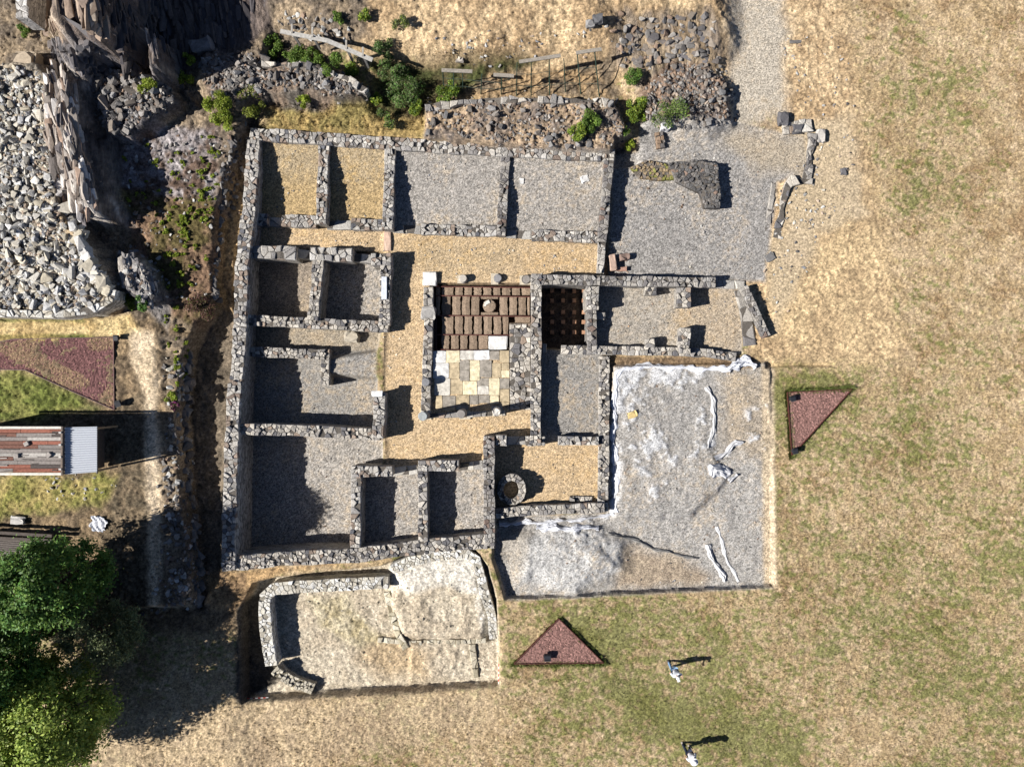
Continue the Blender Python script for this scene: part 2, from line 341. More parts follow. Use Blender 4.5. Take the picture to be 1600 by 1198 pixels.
# ochre wide zones
paint('n', [(535, -300), (1240, -300), (1340, 60), (1350, 200), (1375, 330), (1420, 560), (1190, 575), (1150, 440), (1240, 180), (1130, 120), (1000, 110), (700, 110), (560, 90), (530, 40)], STRAW, .6, 1.2, .5)
paint('n2', [(1220, 330), (1370, 300), (1400, 560), (1200, 570)], dirt((204, 178, 136), (184, 160, 124), .6, .04), 0, 1.6, .6, strength=.6)
paint('ne', [(1240, 190), (1330, 180), (1350, 330), (1280, 370), (1210, 520), (1200, 400), (1240, 290)], gravel((198, 178, 146), .4, .4), 0, .8, .5)
paint('south', [(-400, 1090), (250, 1100), (500, 1090), (780, 1075), (760, 1140), (500, 1190), (200, 1400), (-400, 1400)], PALEDIRT, 0, 1.8, .5, strength=.7)
paint('nwall', rect(380, 120, 690, 215), dirt((170, 146, 96), (146, 132, 84), .6, .09), .6, .8, .3)
paint('w', [(-400, -400), (560, -400), (580, 60), (440, 110), (400, 200), (380, 480), (350, 520), (-400, 520)], SCRUB, 1, .8, .3)
paint('w2', [(-400, 505), (205, 490), (250, 500), (300, 520), (320, 950), (385, 945), (385, 1000), (-400, 1000)], dirt((156, 134, 104), (116, 100, 80), .6, .06), 1.2, .6, .3)
paint('scrub', [(250, 520), (300, 530), (296, 700), (315, 950), (245, 955), (255, 800), (262, 640)], SCRUB, .8, .4, .2)
paint('trench', [(340, 450), (385, 480), (350, 900), (345, 950), (312, 950), (300, 700), (300, 560)], dirt((134, 120, 102), (104, 94, 80), .6, .05), -.3, .4, .2)
paint('trench2', [(350, 330), (395, 215), (390, 320), (375, 500), (345, 480)], dirt((190, 160, 118), (156, 130, 98), .6, .06), 0, .4, .2)
paint('moss', [(190, 200), (340, 195), (345, 330), (250, 330), (190, 300)], MOSS, .95, .5, .4)
paint('moss2', [(190, 300), (345, 310), (335, 400), (335, 470), (300, 510), (215, 470), (200, 400)], dirt((128, 104, 84), (96, 86, 54), .6, .1), .95, .6, .4)
paint('green', [(-400, 575), (40, 580), (110, 610), (150, 640), (60, 660), (-400, 665)], dirt((128, 134, 66), (98, 112, 44), .6, .1), 1.3, .8, .4, strength=.8)
paint('green2', [(-400, 745), (180, 745), (170, 780), (90, 800), (-400, 830)], dirt((168, 152, 98), (132, 130, 70), .6, .08), 1.3, .8, .4)
paint('strip', [(-400, 497), (170, 495), (200, 488), (220, 520), (180, 526), (-400, 524)], dirt((216, 192, 142), (186, 160, 112), .6, .05), 1.3, .3, .1)
paint('strip2', [(-400, 496), (130, 496), (130, 503), (-400, 504)], dirt((126, 126, 70), (160, 150, 96), .6, .06), 1.3, .2, .15)
paint('strip3', [(-400, 520), (140, 522), (150, 530), (-400, 534)], dirt((116, 118, 64), (160, 140, 90), .6, .06), 1.3, .2, .15)
paint('w3', [(182, 640), (226, 600), (240, 700), (236, 960), (150, 960), (170, 790), (190, 740)], dirt((128, 112, 90), (96, 86, 70), .6, .07), 1.1, .5, .25)
paint('trail', [(205, 515), (240, 520), (246, 600), (243, 650), (250, 700), (250, 760), (246, 960), (232, 960), (230, 800), (226, 700), (228, 620), (205, 560)], dirt((236, 214, 182), (216, 194, 162), .6, .02), 1.1, .5, .12, zid='path')
# rock
for nm, z, pts in [('a', 6, [(55, -300), (165, -300), (165, 30), (150, 68), (100, 70), (58, 45)]), ('c', 4, [(68, 60), (160, 62), (170, 90), (155, 118), (105, 114), (78, 92)]),
                   ('f', 3.2, [(224, 48), (250, 50), (254, 112), (226, 114)])]:
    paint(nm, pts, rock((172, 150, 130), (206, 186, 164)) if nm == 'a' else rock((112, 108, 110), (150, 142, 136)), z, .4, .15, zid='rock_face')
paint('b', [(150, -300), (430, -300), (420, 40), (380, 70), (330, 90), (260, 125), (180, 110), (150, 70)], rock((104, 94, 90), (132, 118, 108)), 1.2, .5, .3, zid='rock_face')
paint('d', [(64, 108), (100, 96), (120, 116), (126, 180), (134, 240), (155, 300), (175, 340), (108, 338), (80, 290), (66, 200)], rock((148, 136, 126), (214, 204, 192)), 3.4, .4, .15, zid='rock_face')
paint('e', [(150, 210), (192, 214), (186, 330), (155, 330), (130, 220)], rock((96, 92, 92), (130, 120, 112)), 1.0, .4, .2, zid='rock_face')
paint('g', [(176, 398), (200, 388), (240, 425), (255, 470), (250, 520), (216, 480), (188, 448)], rock((142, 136, 132), (186, 178, 168)), 1.8, .4, .2, zid='rock_face')
paint('h', [(960, 15), (1110, 10), (1140, 60), (1125, 110), (1000, 125), (960, 80)], rock((150, 134, 114), (128, 122, 118)), 1.3, .5, .5, zid='rock_face', strength=.6)
paint('rub1', [(-300, 98), (60, 95), (85, 130), (95, 320), (130, 370), (170, 430), (176, 465), (150, 488), (90, 494), (-300, 494)], dirt((182, 168, 146), (130, 122, 110), .6, .08), 2.5, .3, .15)
paint('rub1b', [(85, 330), (110, 345), (165, 430), (160, 450), (120, 400)], STRAW, 2.5, .3, .15, strength=.8)
paint('rub2', [(310, 80), (470, 85), (575, 120), (580, 150), (480, 165), (330, 155)], dirt((140, 122, 108), (104, 98, 94), .6, .1), 1.3, .4, .3, strength=.9)
paint('rub3', [(665, 158), (975, 155), (985, 240), (800, 232), (660, 214)], dirt((172, 150, 124), (128, 116, 106), .6, .1), .9, .3, .2)
paint('rub4', [(1000, 140), (1040, 102), (1100, 96), (1142, 120), (1146, 190), (1110, 202), (1010, 192)], dirt((140, 118, 100), (108, 100, 96), .6, .1), .6, .4, .3)
paint('rub5', [(148, 115), (180, 100), (260, 130), (272, 160), (200, 215), (160, 205)], dirt((128, 120, 116), (100, 96, 96), .6, .1), 2, .3, .2)
paint('ditch', [(585, 105), (700, 100), (850, 95), (700, 155), (640, 190), (590, 170)], dirt((92, 82, 58), (76, 80, 46), .6, .1), .2, .7, .3)
paint('ditch2', [(770, 115), (960, 90), (965, 155), (700, 155)], dirt((166, 140, 106), (122, 108, 90), .6, .09), .2, .5, .3)
# gravel
paint('path', [(1125, -300), (1215, -300), (1232, 60), (1228, 180), (1145, 200), (1138, 60)], PALEG, .2, 1.1, .4, zid='gravel_path')
paint('yard', [(998, 190), (1150, 190), (1255, 215), (1262, 270), (1215, 285), (1195, 440), (950, 438), (958, 240), (998, 235)], GREY, 0, .3, .1, zid='gravel_yard')
paint('yardt', [(1150, 200), (1262, 215), (1262, 275), (1190, 270), (1130, 215)], gravel((182, 168, 146), .5, .6), 0, 1.4, .5, strength=.8)
paint('nr1', [(395, 212), (606, 226), (604, 358), (388, 345)], TANR, .1, .15, .02, zid='gravel_floor')
paint('nr1o', [(400, 280), (606, 290), (604, 358), (388, 345)], gravel((190, 156, 92), .4, .6), .1, 1.6, .4, strength=.4)
paint('nr2', [(606, 226), (960, 242), (941, 378), (604, 360)], GREYT, .1, .15, .03, zid='gravel_floor')
paint('cort', [(385, 348), (604, 360), (940, 378), (940, 440), (838, 440), (838, 690), (800, 692), (764, 722), (602, 732), (598, 500), (606, 392), (380, 388)], TAN, 0, .15, .04, zid='courtyard')
paint('cortg', [(640, 370), (820, 375), (810, 415), (690, 440), (650, 410)], TANR, 0, 1.5, .4, strength=.5)
paint('ra', [(377, 392), (500, 396), (500, 508), (375, 502)], BROWNG, -.75, .2, .02, zid='gravel_floor')
paint('rb', [(498, 396), (604, 400), (604, 512), (498, 508)], GREYT, -.75, .2, .02, zid='gravel_floor')
paint('rc', [(375, 500), (600, 511), (590, 560), (515, 562), (375, 552)], gravel((160, 150, 134), .5, .5), -.45, .2, .05, zid='gravel_floor')
paint('rd', [(372, 550), (515, 552), (590, 545), (594, 680), (362, 672)], gravel((152, 148, 142), .3, .55), -.7, .25, .08, zid='gravel_floor')
paint('re', [(362, 674), (602, 682), (602, 735), (556, 738), (556, 868), (357, 884)], GREYT, -.78, .2, .03, zid='gravel_floor')
paint('rf', [(556, 736), (765, 724), (765, 848), (556, 864)], GREYT, -.15, .2, .03, zid='gravel_floor')
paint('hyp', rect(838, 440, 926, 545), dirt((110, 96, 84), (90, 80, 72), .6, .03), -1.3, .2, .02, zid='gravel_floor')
paint('hall', [(926, 442), (1165, 446), (1160, 552), (926, 548)], gravel((174, 166, 154), .45, .6), 0, .2, .06, zid='gravel_floor')
paint('hallt', [(1060, 446), (1165, 446), (1160, 552), (1060, 552)], TAN, 0, .8, .3, strength=.45)
paint('e1', [(838, 545), (944, 548), (944, 690), (838, 690)], gravel((152, 148, 142), .3, .5), 0, .2, .03, zid='gravel_floor')
paint('e3', [(765, 690), (944, 690), (944, 795), (765, 800)], TAN, 0, .2, .02, zid='gravel_floor')
paint('pool', [(676, 445), (830, 445), (830, 505), (796, 505), (796, 548), (678, 548)], dirt((92, 72, 60), (70, 58, 50), .6, .03), -.62, .1, 0, zid='pool_floor')
paint('msn', [(795, 505), (832, 505), (832, 640), (796, 640)], dirt((168, 154, 136), (120, 114, 110), .6, .05), 0, .1, .05)
paint('geo', [(956, 574), (1190, 568), (1204, 915), (790, 934), (772, 868), (778, 806), (945, 800)], gravel((170, 166, 160), .25, .75), -.45, .2, .06, zid='gravel_cover')
paint('geot', [(970, 850), (1060, 870), (1110, 900), (1100, 915), (960, 922)], gravel((160, 140, 116), .6, .5), -.45, 1.0, .3, strength=.8)
paint('geot2', [(1120, 590), (1195, 580), (1200, 720), (1130, 700)], gravel((164, 150, 130), .6, .5), -.45, 1.2, .4, strength=.7)
paint('geop', [(815, 840), (900, 825), (970, 850), (970, 890), (900, 926), (815, 910)], gravel((188, 186, 182), .1, .7), -.05, .5, .2)
paint('geod', [(776, 812), (830, 830), (810, 900), (775, 870)], gravel((156, 148, 136), .4, .5), -.3, .8, .3, strength=.7)
paint('berm', [(1186, 572), (1206, 572), (1212, 915), (1196, 915)], dirt((190, 172, 146), (202, 184, 156), .6, .03), -.2, .3, .08)
paint('bare', rect(950, 556, 1180, 574), dirt((152, 128, 98), (126, 106, 84), .6, .04), 0, .3, .1)
paint('edge', [(310, 895), (600, 872), (640, 858), (430, 898), (400, 950), (330, 950)], dirt((190, 158, 116), (150, 124, 94), .6, .07), 0, .4, .2)
paint('dig', [(385, 948), (405, 905), (440, 897), (600, 880), (640, 862), (740, 850), (764, 880), (778, 930), (781, 1064), (388, 1088)], soft(CLAY), -.7, .2, .05, zid='trench_floor')
paint('ditch_shade', [(380, 940), (410, 920), (420, 1020), (440, 1060), (390, 1090), (378, 1085)], dirt((84, 78, 70), (70, 66, 60), .6, .04), -.85, .3, .05)  # left ditch bank in dark earth tones, with its shade painted into the colour
paint('digt', [(606, 892), (640, 868), (735, 856), (752, 885), (766, 960), (772, 1000), (756, 1000), (742, 930), (700, 915), (620, 925)], soft(CLAYTOP), -.1, .4, .15)
paint('digo', [(570, 1000), (640, 990), (670, 1020), (665, 1058), (590, 1058), (560, 1030)], dirt((184, 162, 130), (174, 154, 126), .6, .04), -.8, 1.4, .35)
paint('dig3', [(480, 935), (540, 930), (560, 960), (600, 1000), (560, 1010), (500, 980)], dirt((172, 158, 124), (196, 184, 156), .6, .07), -.8, .6, .3)
def clothpaint(s):
    a = n_s[s]; return c3(alb(216, 216, 216), a) * (.8 + .2 * n_f[s])[..., None], .05 * (n_s[s] - .5)
for nm, pts, st in [('c1', [(958, 575), (1060, 572), (1110, 582), (1060, 600), (1000, 600), (975, 620), (972, 720), (965, 800), (956, 800)], 1.4), ('c2', [(975, 600), (1110, 590), (1118, 700), (1000, 740), (970, 700)], 1.1), ('c3', [(1100, 690), (1160, 680), (1150, 760), (1110, 760)], .9), ('c4', [(1000, 740), (1060, 720), (1050, 770), (1010, 790)], .8), ('c5', [(1160, 640), (1195, 630), (1195, 700), (1165, 690)], .9), ('c6', [(780, 812), (960, 800), (950, 835), (840, 832)], .9)]:
    P = pxpoly(pts, -.4); s = window(P, .8); d = sdist(P, X[s], Y[s]); m = smooth(.5 - d / .5) * sp(n_m[s] * .5 + n_s[s] * .35 + n_f[s] * .15, .60 - .12 * (st - .5), .68 - .12 * (st - .5)) * .9
    c, f = clothpaint(s); COL[s] = lerp3(COL[s], c, m); FINE[s] = FINE[s] * (1 - m) + (f + .05) * m
Zs = Z + FINE
def sheet(name, mask, mt=None):
    q = np.nonzero(mask.ravel())[0]; nyq, nxq = NY - 1, NX - 1
    r_, c_ = q // nxq, q % nxq; a = r_ * NX + c_
    F4 = np.stack([a, a + 1, a + NX + 1, a + NX], 1)
    u, inv = np.unique(F4.ravel(), return_inverse=True)
    V = np.stack([X.ravel()[u], Y.ravel()[u], Zs.ravel()[u]], 1).astype(np.float32)
    me = bpy.data.meshes.new(name); me.vertices.add(len(u)); me.vertices.foreach_set('co', V.ravel())
    me.loops.add(len(inv)); me.loops.foreach_set('vertex_index', inv.astype(np.int32))
    me.polygons.add(len(q)); me.polygons.foreach_set('loop_start', np.arange(0, len(inv), 4, dtype=np.int32))
    me.polygons.foreach_set('use_smooth', np.ones(len(q), bool))
    me.update(calc_edges=True)
    at = me.color_attributes.new('col', 'FLOAT_COLOR', 'POINT')
    cc = np.clip(COL.reshape(-1, 3)[u], .005, .85); at.data.foreach_set('color', np.concatenate([cc, np.ones((len(cc), 1))], 1).astype(np.float32).ravel())
    return tag(link(name, me, mt or M_ground), kind='structure')
fz = ZID[:-1, :-1]
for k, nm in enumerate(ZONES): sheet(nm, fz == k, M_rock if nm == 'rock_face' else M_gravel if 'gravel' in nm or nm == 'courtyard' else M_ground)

# ------------------------------------------------------------------ stone walls
def clip(poly, nx, ny, c):
    out = []
    for k in range(len(poly)):
        p = poly[k]; q = poly[(k + 1) % len(poly)]; dp = nx * p[0] + ny * p[1] - c; dq = nx * q[0] + ny * q[1] - c
        if dp <= 0: out.append(p)
        if (dp < 0 < dq) or (dq < 0 < dp):
            t = dp / (dp - dq); out.append((p[0] + (q[0] - p[0]) * t, p[1] + (q[1] - p[1]) * t))
    return out
def cells(seeds, bound, rad):
    S = np.array(seeds); res = []
    for i in range(len(S)):
        d = ((S - S[i]) ** 2).sum(1); nb = np.nonzero((d < rad * rad) & (d > 1e-9))[0]; nb = nb[np.argsort(d[nb])][:16]
        poly = list(bound)
        for j in nb:
            n = S[j] - S[i]; m = (S[j] + S[i]) / 2; poly = clip(poly, n[0], n[1], n @ m)
            if len(poly) < 3: break
        if len(poly) >= 3: res.append(poly)
    return res
SCHIST = [((184, 179, 171), 5), ((202, 196, 186), 5), ((158, 154, 150), 3), ((112, 112, 116), 1.2), ((160, 144, 130), 2), ((196, 192, 186), 1.3), ((152, 136, 124), .7)]
DARKS = [((154, 149, 143), 5), ((124, 120, 118), 3), ((174, 168, 159), 4), ((132, 114, 104), .7), ((176, 172, 166), 1.4)]
GREYS = [((186, 179, 168), 4), ((160, 155, 149), 4), ((204, 196, 183), 3), ((112, 110, 111), 2), ((166, 148, 132), 1), ((206, 200, 190), 1.3)]
PALES = [((226, 222, 212), 5), ((210, 204, 190), 4), ((238, 236, 230), 3), ((196, 188, 172), 2)]
def pick(pal, rr):
    t = rr.random() * sum(p[1] for p in pal)
    for c, wt in pal:
        t -= wt
        if t <= 0: break
    return alb(*c) * rr.uniform(.85, 1.12)
def stones_on(mb, bound, size, zfun, mapf, pal, rr, gap=.009, jit=.04, depth=.3, asp=1.0, tilt=.22):
    P = np.array(bound); x0, y0 = P.min(0); x1, y1 = P.max(0)
    nx = max(1, round((x1 - x0) / (size * asp))); ny = max(1, round((y1 - y0) / size)); seeds = []
    for a in range(nx):
        for b in range(ny):
            if rr.random() < .10: continue
            seeds.append((x0 + (a + .5 + rr.uniform(-.42, .42)) * (x1 - x0) / nx, y0 + (b + .5 + rr.uniform(-.36, .36)) * (y1 - y0) / ny))
            if rr.random() < .38: seeds.append((seeds[-1][0] + rr.uniform(-.6, .6) * size, seeds[-1][1] + rr.uniform(-.6, .6) * size))
    seeds = [s for s in seeds if sum(1 for k in range(len(bound)) if ((bound[k][1] > s[1]) != (bound[k - 1][1] > s[1])) and s[0] < (bound[k - 1][0] - bound[k][0]) * (s[1] - bound[k][1]) / (bound[k - 1][1] - bound[k][1]) + bound[k][0]) % 2]
    if not seeds: return
    for poly in cells(seeds, bound, size * 4):
        pts = []
        for k in range(len(poly)):
            if math.dist(poly[k], poly[k - 1]) > .025: pts.append(poly[k])
        n = len(pts)
        if n < 3: continue
        cx = sum(p[0] for p in pts) / n; cy = sum(p[1] for p in pts) / n
        ar = abs(sum(pts[k - 1][0] * pts[k][1] - pts[k][0] * pts[k - 1][1] for k in range(n))) / 2
        if ar < .004: continue
        q = math.sqrt(ar); f1 = max(.4, 1 - gap * rr.uniform(.5, 2.0) / q); f2 = f1 * rr.uniform(.68, .86)
        z = zfun(cx, cy) + rr.uniform(-jit, jit) ; tx = rr.uniform(-tilt, tilt); ty = rr.uniform(-tilt, tilt)
        if rr.random() < .12: z -= .1
        def ring(f, dz, w=0):
            o = []
            for (a, b) in pts:
                u = cx + (a - cx) * f + rr.uniform(-w, w); v = cy + (b - cy) * f + rr.uniform(-w, w)
                X_, Y_ = mapf(u, v); o.append((X_, Y_, z + dz + tx * (u - cx) + ty * (v - cy)))
            return o
        b0 = ring(f1 * 1.0, -depth); b1 = ring(f1, -rr.uniform(.02, .05)); b2 = ring(f2, 0, .012)
        c = pick(pal, rr)
        fs = [(k, (k + 1) % n, n + (k + 1) % n, n + k) for k in range(n)] + [(n + k, n + (k + 1) % n, 2 * n + (k + 1) % n, 2 * n + k) for k in range(n)] + [tuple(range(2 * n, 3 * n))]
        if sum(pts[k - 1][0] * pts[k][1] - pts[k][0] * pts[k - 1][1] for k in range(n)) < 0: fs = [f[::-1] for f in fs]
        mb.add(b0 + b1 + b2, fs, c)
MORTAR = alb(106, 100, 93)
WN = [0]
def wall(label, pts, wpx, zb, pal=None, size=.22, name='stone_wall', cat='wall', step=.07, jit=.045, group=None, core=None, wob=.05, asp=1.05):
    """pts: (px, py, top height) along the middle of the wall top; zb: foot height"""
    WN[0] += 1; rr = random.Random(100 + WN[0]); pal = pal or SCHIST
    W = [Vector((*G(p[0], p[1], p[2]), p[2])) for p in pts]; wd = wpx * (H - pts[0][2]) / F
    Ls = [0]
    for a, b in zip(W, W[1:]): Ls.append(Ls[-1] + (b.xy - a.xy).length)
    Ns = []
    for i in range(len(W)):
        d = Vector((0, 0))
        if i: d += (W[i].xy - W[i - 1].xy).normalized()
        if i < len(W) - 1: d += (W[i + 1].xy - W[i].xy).normalized()
        d.normalize(); Ns.append(Vector((-d.y, d.x)))
    L = Ls[-1]; steps = [rr.uniform(-step, step) for _ in range(int(L / .8) + 3)]; ph = [rr.uniform(0, 6) for _ in range(4)]
    def seg(s):
        i = 0
        while i < len(Ls) - 2 and s > Ls[i + 1]: i += 1
        return i, (s - Ls[i]) / max(1e-6, Ls[i + 1] - Ls[i])
    def mapf(s, t):
        i, u = seg(s); k = 1 + wob * math.sin(s * 2.1 + ph[0]) + wob * .8 * math.sin(s * 5.3 + ph[1] + (2 if t > 0 else 0)); t = t * k
        p = (W[i].xy + Ns[i] * t).lerp(W[i + 1].xy + Ns[i + 1] * t, u); return p.x, p.y
    def zt(s, t=0):
        i, u = seg(min(max(s, 0), L)); return W[i].z + (W[i + 1].z - W[i].z) * u + steps[int(max(0, s + ph[2] / 8) / .8)]
    mb = MB(); n = max(1, int(L / .4)); h = wd / 2 - .025; core = MORTAR if core is None else core
    ring = [(L * k / n, zt(L * k / n)) for k in range(n + 1)]
    zlow = zb - .35; off = rr.uniform(.045, .075)
    vs = []
    for k, (s, z) in enumerate(ring):
        s_ = min(max(s, .02), L - .02)
        for t in (-h, h):
            x, y = mapf(s_, t); vs += [(x, y, zlow), (x, y, min(ring[max(0, k - 1)][1], z) - off)]
    fs = []
    for k in range(n):
        a = 4 * k; b = a + 4; fs += [(a, b, b + 1, a + 1), (a + 3, b + 3, b + 2, a + 2), (a + 1, b + 1, b + 3, a + 3)]
    a = 4 * n; fs += [(1, 3, 2, 0), (a, a + 2, a + 3, a + 1)]
    cs = core
    mb.add(vs, fs, cs)
    for k in range(len(fs)):                     # face tone of the masonry sides
        if k % 3 != 2 or k >= 3 * n: mb.c[k] = tuple(alb(*pal[0][0]) * .9)
    stones_on(mb, [(0, -wd / 2), (L, -wd / 2), (L, wd / 2), (0, wd / 2)], size, zt, mapf, pal, rr, jit=jit, asp=asp, depth=min(.3, max(.12, pts[0][2] - zb + .1)))
    o = mb.build(name, M_wall)
    bm = bmesh.new(); bm.from_mesh(o.data); bmesh.ops.recalc_face_normals(bm, faces=bm.faces); bm.to_mesh(o.data); bm.free()
    return tag(o, label, cat, group)
def patch(label, pts, z, zb, pal=None, size=.3, name='stone_wall', cat='wall', slope=(0, 0), jit=.05, group=None, zf=None):
    """masonry with an outline of its own"""
    WN[0] += 1; rr = random.Random(300 + WN[0]); P = [G(a, b, z) for a, b in pts]
    if sum(P[k - 1][0] * P[k][1] - P[k][0] * P[k - 1][1] for k in range(len(P))) < 0: P = P[::-1]
    c = np.array(P).mean(0); zfun = zf or (lambda x, y: z + slope[0] * (x - c[0]) + slope[1] * (y - c[1])); mb = MB(); n = len(P)
    In = [(c[0] + (p[0] - c[0]) * .96, c[1] + (p[1] - c[1]) * .96) for p in P]
    vs = [(*p, zb - .3) for p in In] + [(*p, zfun(*p) - .06) for p in In] + [(*c, zfun(*c) - .06)]
    mb.add(vs, [(k, (k + 1) % n, n + (k + 1) % n, n + k) for k in range(n)] + [(n + k, n + (k + 1) % n, 2 * n) for k in range(n)], MORTAR)
    # clip cells of the hull only when convex enough: use the bounding box and drop cells outside
    stones_on(mb, P, size, zfun, lambda u, v: (u, v), pal or DARKS, rr, jit=jit)
    o = mb.build(name, M_wall)
    bm = bmesh.new(); bm.from_mesh(o.data); bmesh.ops.recalc_face_normals(bm, faces=bm.faces); bm.to_mesh(o.data); bm.free()
    return tag(o, label, cat, group)

G1 = 'masonry walls of the ruin'
def W_(label, *a, **k): return wall(label, *a, group=G1, **k)
W_('long low stone wall closing the four northern rooms on their top side', [(390, 209, .62), (515, 217, .5), (640, 226, .45), (800, 235, .45), (961, 243, .5)], 20, -.1)
W_('long tall stone wall along the whole left side of the ruin', [(396, 218, .75), (389, 323, 1.15), (381, 384, 1.1), (377, 411, 1.0), (375, 513, 1.05), (370, 574, 1.15), (365, 616, 1.3), (360, 719, 1.6), (358, 797, 1.7), (356, 890, 1.7)], 21, -.75)
W_('short stone partition between the two small tan gravel rooms at top left', [(506, 228, .5), (503, 300, .85), (501, 349, .95)], 17, 0)
W_('stone partition between a tan gravel room and a grey gravel room', [(610, 233, .45), (607, 300, .8), (605, 358, .95)], 17, 0)
W_('thin ragged stone partition between the two grey gravel rooms at top', [(790, 245, .32), (786, 310, .5), (783, 368, .62)], 15, 0, DARKS)
W_('stone end wall of the northern rooms beside the open grey gravel yard', [(952, 250, .65), (947, 310, .75), (941, 377, .75)], 15, -.1, DARKS)
W_('low pale weathered wall stub running down to the furnace room wall', [(941, 379, .45), (938, 428, .5)], 12, -.1, [((206, 200, 190), 3), ((180, 174, 166), 2)], size=.16, asp=4)
for lab, x0, y0, x1, y1, z, wp in [('square wall stub against the tall left wall below the first tan room', 397, 342, 418, 343, .55, 19),
     ('short front wall of the first tan gravel room', 439, 344, 494, 346, .35, 19), ('short front wall of the second tan gravel room', 549, 350, 598, 351, .38, 18),
     ('front wall of the larger grey gravel room with flat slabs on it', 658, 358, 776, 361, .36, 17), ('front wall of the grey gravel room beside the yard', 831, 367, 936, 371, .34, 17)]:
    W_(lab, [(x0, y0, z), (x1, y1, z)], wp, -.1)
for i, (x0, y0, x1, y1, lab) in enumerate([(418, 346, 439, 347, 'flat threshold in the doorway of the first tan room'), (510, 351, 549, 352, 'flat threshold in the doorway of the second tan room'),
     (614, 357, 658, 359, 'flat threshold in the doorway of the larger grey room'), (791, 365, 831, 367, 'flat threshold in the doorway of the grey room beside the yard'),
     (462, 396, 485, 398, 'shaded threshold of the left brown gravel room'), (550, 402, 581, 404, 'pale threshold of the right dark gravel room'),
     (613, 737, 653, 733, 'shaded threshold of the left lower room under the courtyard'), (717, 729, 755, 726, 'shaded threshold of the right lower room under the courtyard'),
     (792, 688, 821, 688, 'shaded threshold above the room with the stone ring'), (1119, 444, 1165, 445, 'pale threshold beside the leaning wall in the yard')]):
    wall(lab, [(x0, y0, .12), (x1, y1, .12)], 14, -.3, [((190, 186, 178), 3), ((168, 164, 158), 2), ((206, 200, 188), 1)], size=.34, name='threshold', cat='threshold', step=.01, jit=.012, asp=1.8)
W_('broken wall with big upright stones on the top side of the left brown gravel room', [(387, 393, .75), (462, 395, .7)], 21, -.75, size=.36)
W_('broken wall with big upright stones on the top side of the dark gravel room', [(484, 396, .85), (550, 398, .75)], 21, -.75, size=.36)
W_('squat corner pier between the dark gravel room and the courtyard', [(580, 405, .95), (611, 405, .95)], 20, -.75, size=.24)
W_('stone partition between the brown gravel room and the dark gravel room', [(497, 406, .8), (494, 445, .85), (488, 500, .8)], 17, -.75, GREYS)
W_('courtyard side wall of the dark gravel room with a white slab on it', [(603, 414, .9), (602, 440, .78), (601, 470, .78), (600, 508, .92)], 17, -.75, GREYS)
W_('stone wall along the bottom of the brown and dark gravel rooms', [(387, 500, .62), (500, 505, .6), (607, 511, .62)], 17, -.75, GREYS)
W_('stone wall below the narrow gravel passage with a turned end', [(385, 549, .38), (515, 554, .38)], 16, -.75, GREYS)
W_('short spur hanging down from the wall below the narrow passage', [(508, 562, .36), (507, 602, .34)], 14, -.75, GREYS)
W_('long stone wall across the top of the largest dark room', [(370, 670, 1.15), (480, 673, 1.15), (594, 679, 1.1)], 18, -.75, GREYS)
W_('upright wall end with a white cap stone facing the courtyard', [(593, 613, 1.0), (592, 650, 1.1), (590, 684, 1.12)], 18, -.75)
W_('wide stone wall along the bottom of the largest dark room and the lower rooms', [(346, 882, 1.5), (400, 877, 1.45), (450, 872, 1.3), (553, 868, 1.1), (600, 862, 1.05), (690, 851, .95), (772, 845, .9)], 23, -.75, GREYS)
W_('stone partition between the largest dark room and the left lower room', [(556, 733, 1.15), (556, 790, 1.15), (555, 855, 1.12)], 16, -.75)
W_('stone partition between the two lower rooms under the courtyard', [(660, 728, 1.0), (661, 790, 1.0), (661, 846, .98)], 15, -.15, GREYS)
W_('wall with white end slab on the courtyard side of the left lower room', [(549, 737, 1.15), (613, 736, 1.1)], 17, -.15)
W_('wall piece on the courtyard side of the right lower room', [(653, 728, 1.05), (717, 727, 1.0)], 17, -.15)
W_('long upright wall left of the room with the stone ring', [(764, 681, 1.25), (764, 760, 1.25), (765, 853, 1.0)], 18, -.3, DARKS)
W_('short wall above the stone ring joining the long upright wall', [(774, 688, 1.15), (792, 688, 1.1)], 17, 0)
W_('long spine wall between the pool and the furnace room', [(838, 430, 1.1), (838, 545, .85), (837, 620, .8), (837, 692, .82)], 17, -1.2, GREYS)
W_('wall along the top of the furnace room and the hall beside the yard', [(830, 436, 1.12), (947, 438, 1.1), (1040, 440, .95), (1119, 441, .8)], 16, -.4, DARKS)
W_('tall pier between the furnace room and the hall', [(926, 447, 1.2), (926, 484, 1.2)], 20, -1.2, GREYS)
W_('thin low wall below the tall pier of the furnace room', [(925, 484, .7), (926, 553, .72)], 15, -1.2, DARKS)
W_('small buttress on the top wall of the hall nearest the furnace room', [(1017, 448, .7), (1017, 461, .7)], 19, 0, GREYS, size=.24)
W_('large buttress on the top wall of the hall nearest the leaning wall', [(1069, 449, .98), (1069, 480, .98)], 21, 0, GREYS, size=.26)
W_('low wall along the bottom of the furnace room and the hall', [(877, 546, .6), (934, 547, .6), (1066, 549, .55), (1110, 552, .45), (1150, 558, .2)], 14, -1.0, GREYS)
W_('pointed pier rising from the bottom wall of the hall', [(1071, 512, .8), (1070, 552, .95)], 18, 0, GREYS)
W_('small stub on the bottom wall of the hall', [(1015, 529, .6), (1016, 543, .68)], 15, 0, GREYS)
W_('dark wall between the grey gravel room and the gravel-covered dig', [(945, 556, .35), (944, 640, .32), (944, 700, .35), (942, 800, .35)], 17, -.5, GREYS)
W_('wall piece with shaded doorway beside it below the grey gravel room', [(872, 688, .62), (936, 689, .6)], 14, 0)
W_('short wall end at the foot of the long spine wall', [(821, 689, .72), (852, 689, .7)], 15, 0, GREYS)
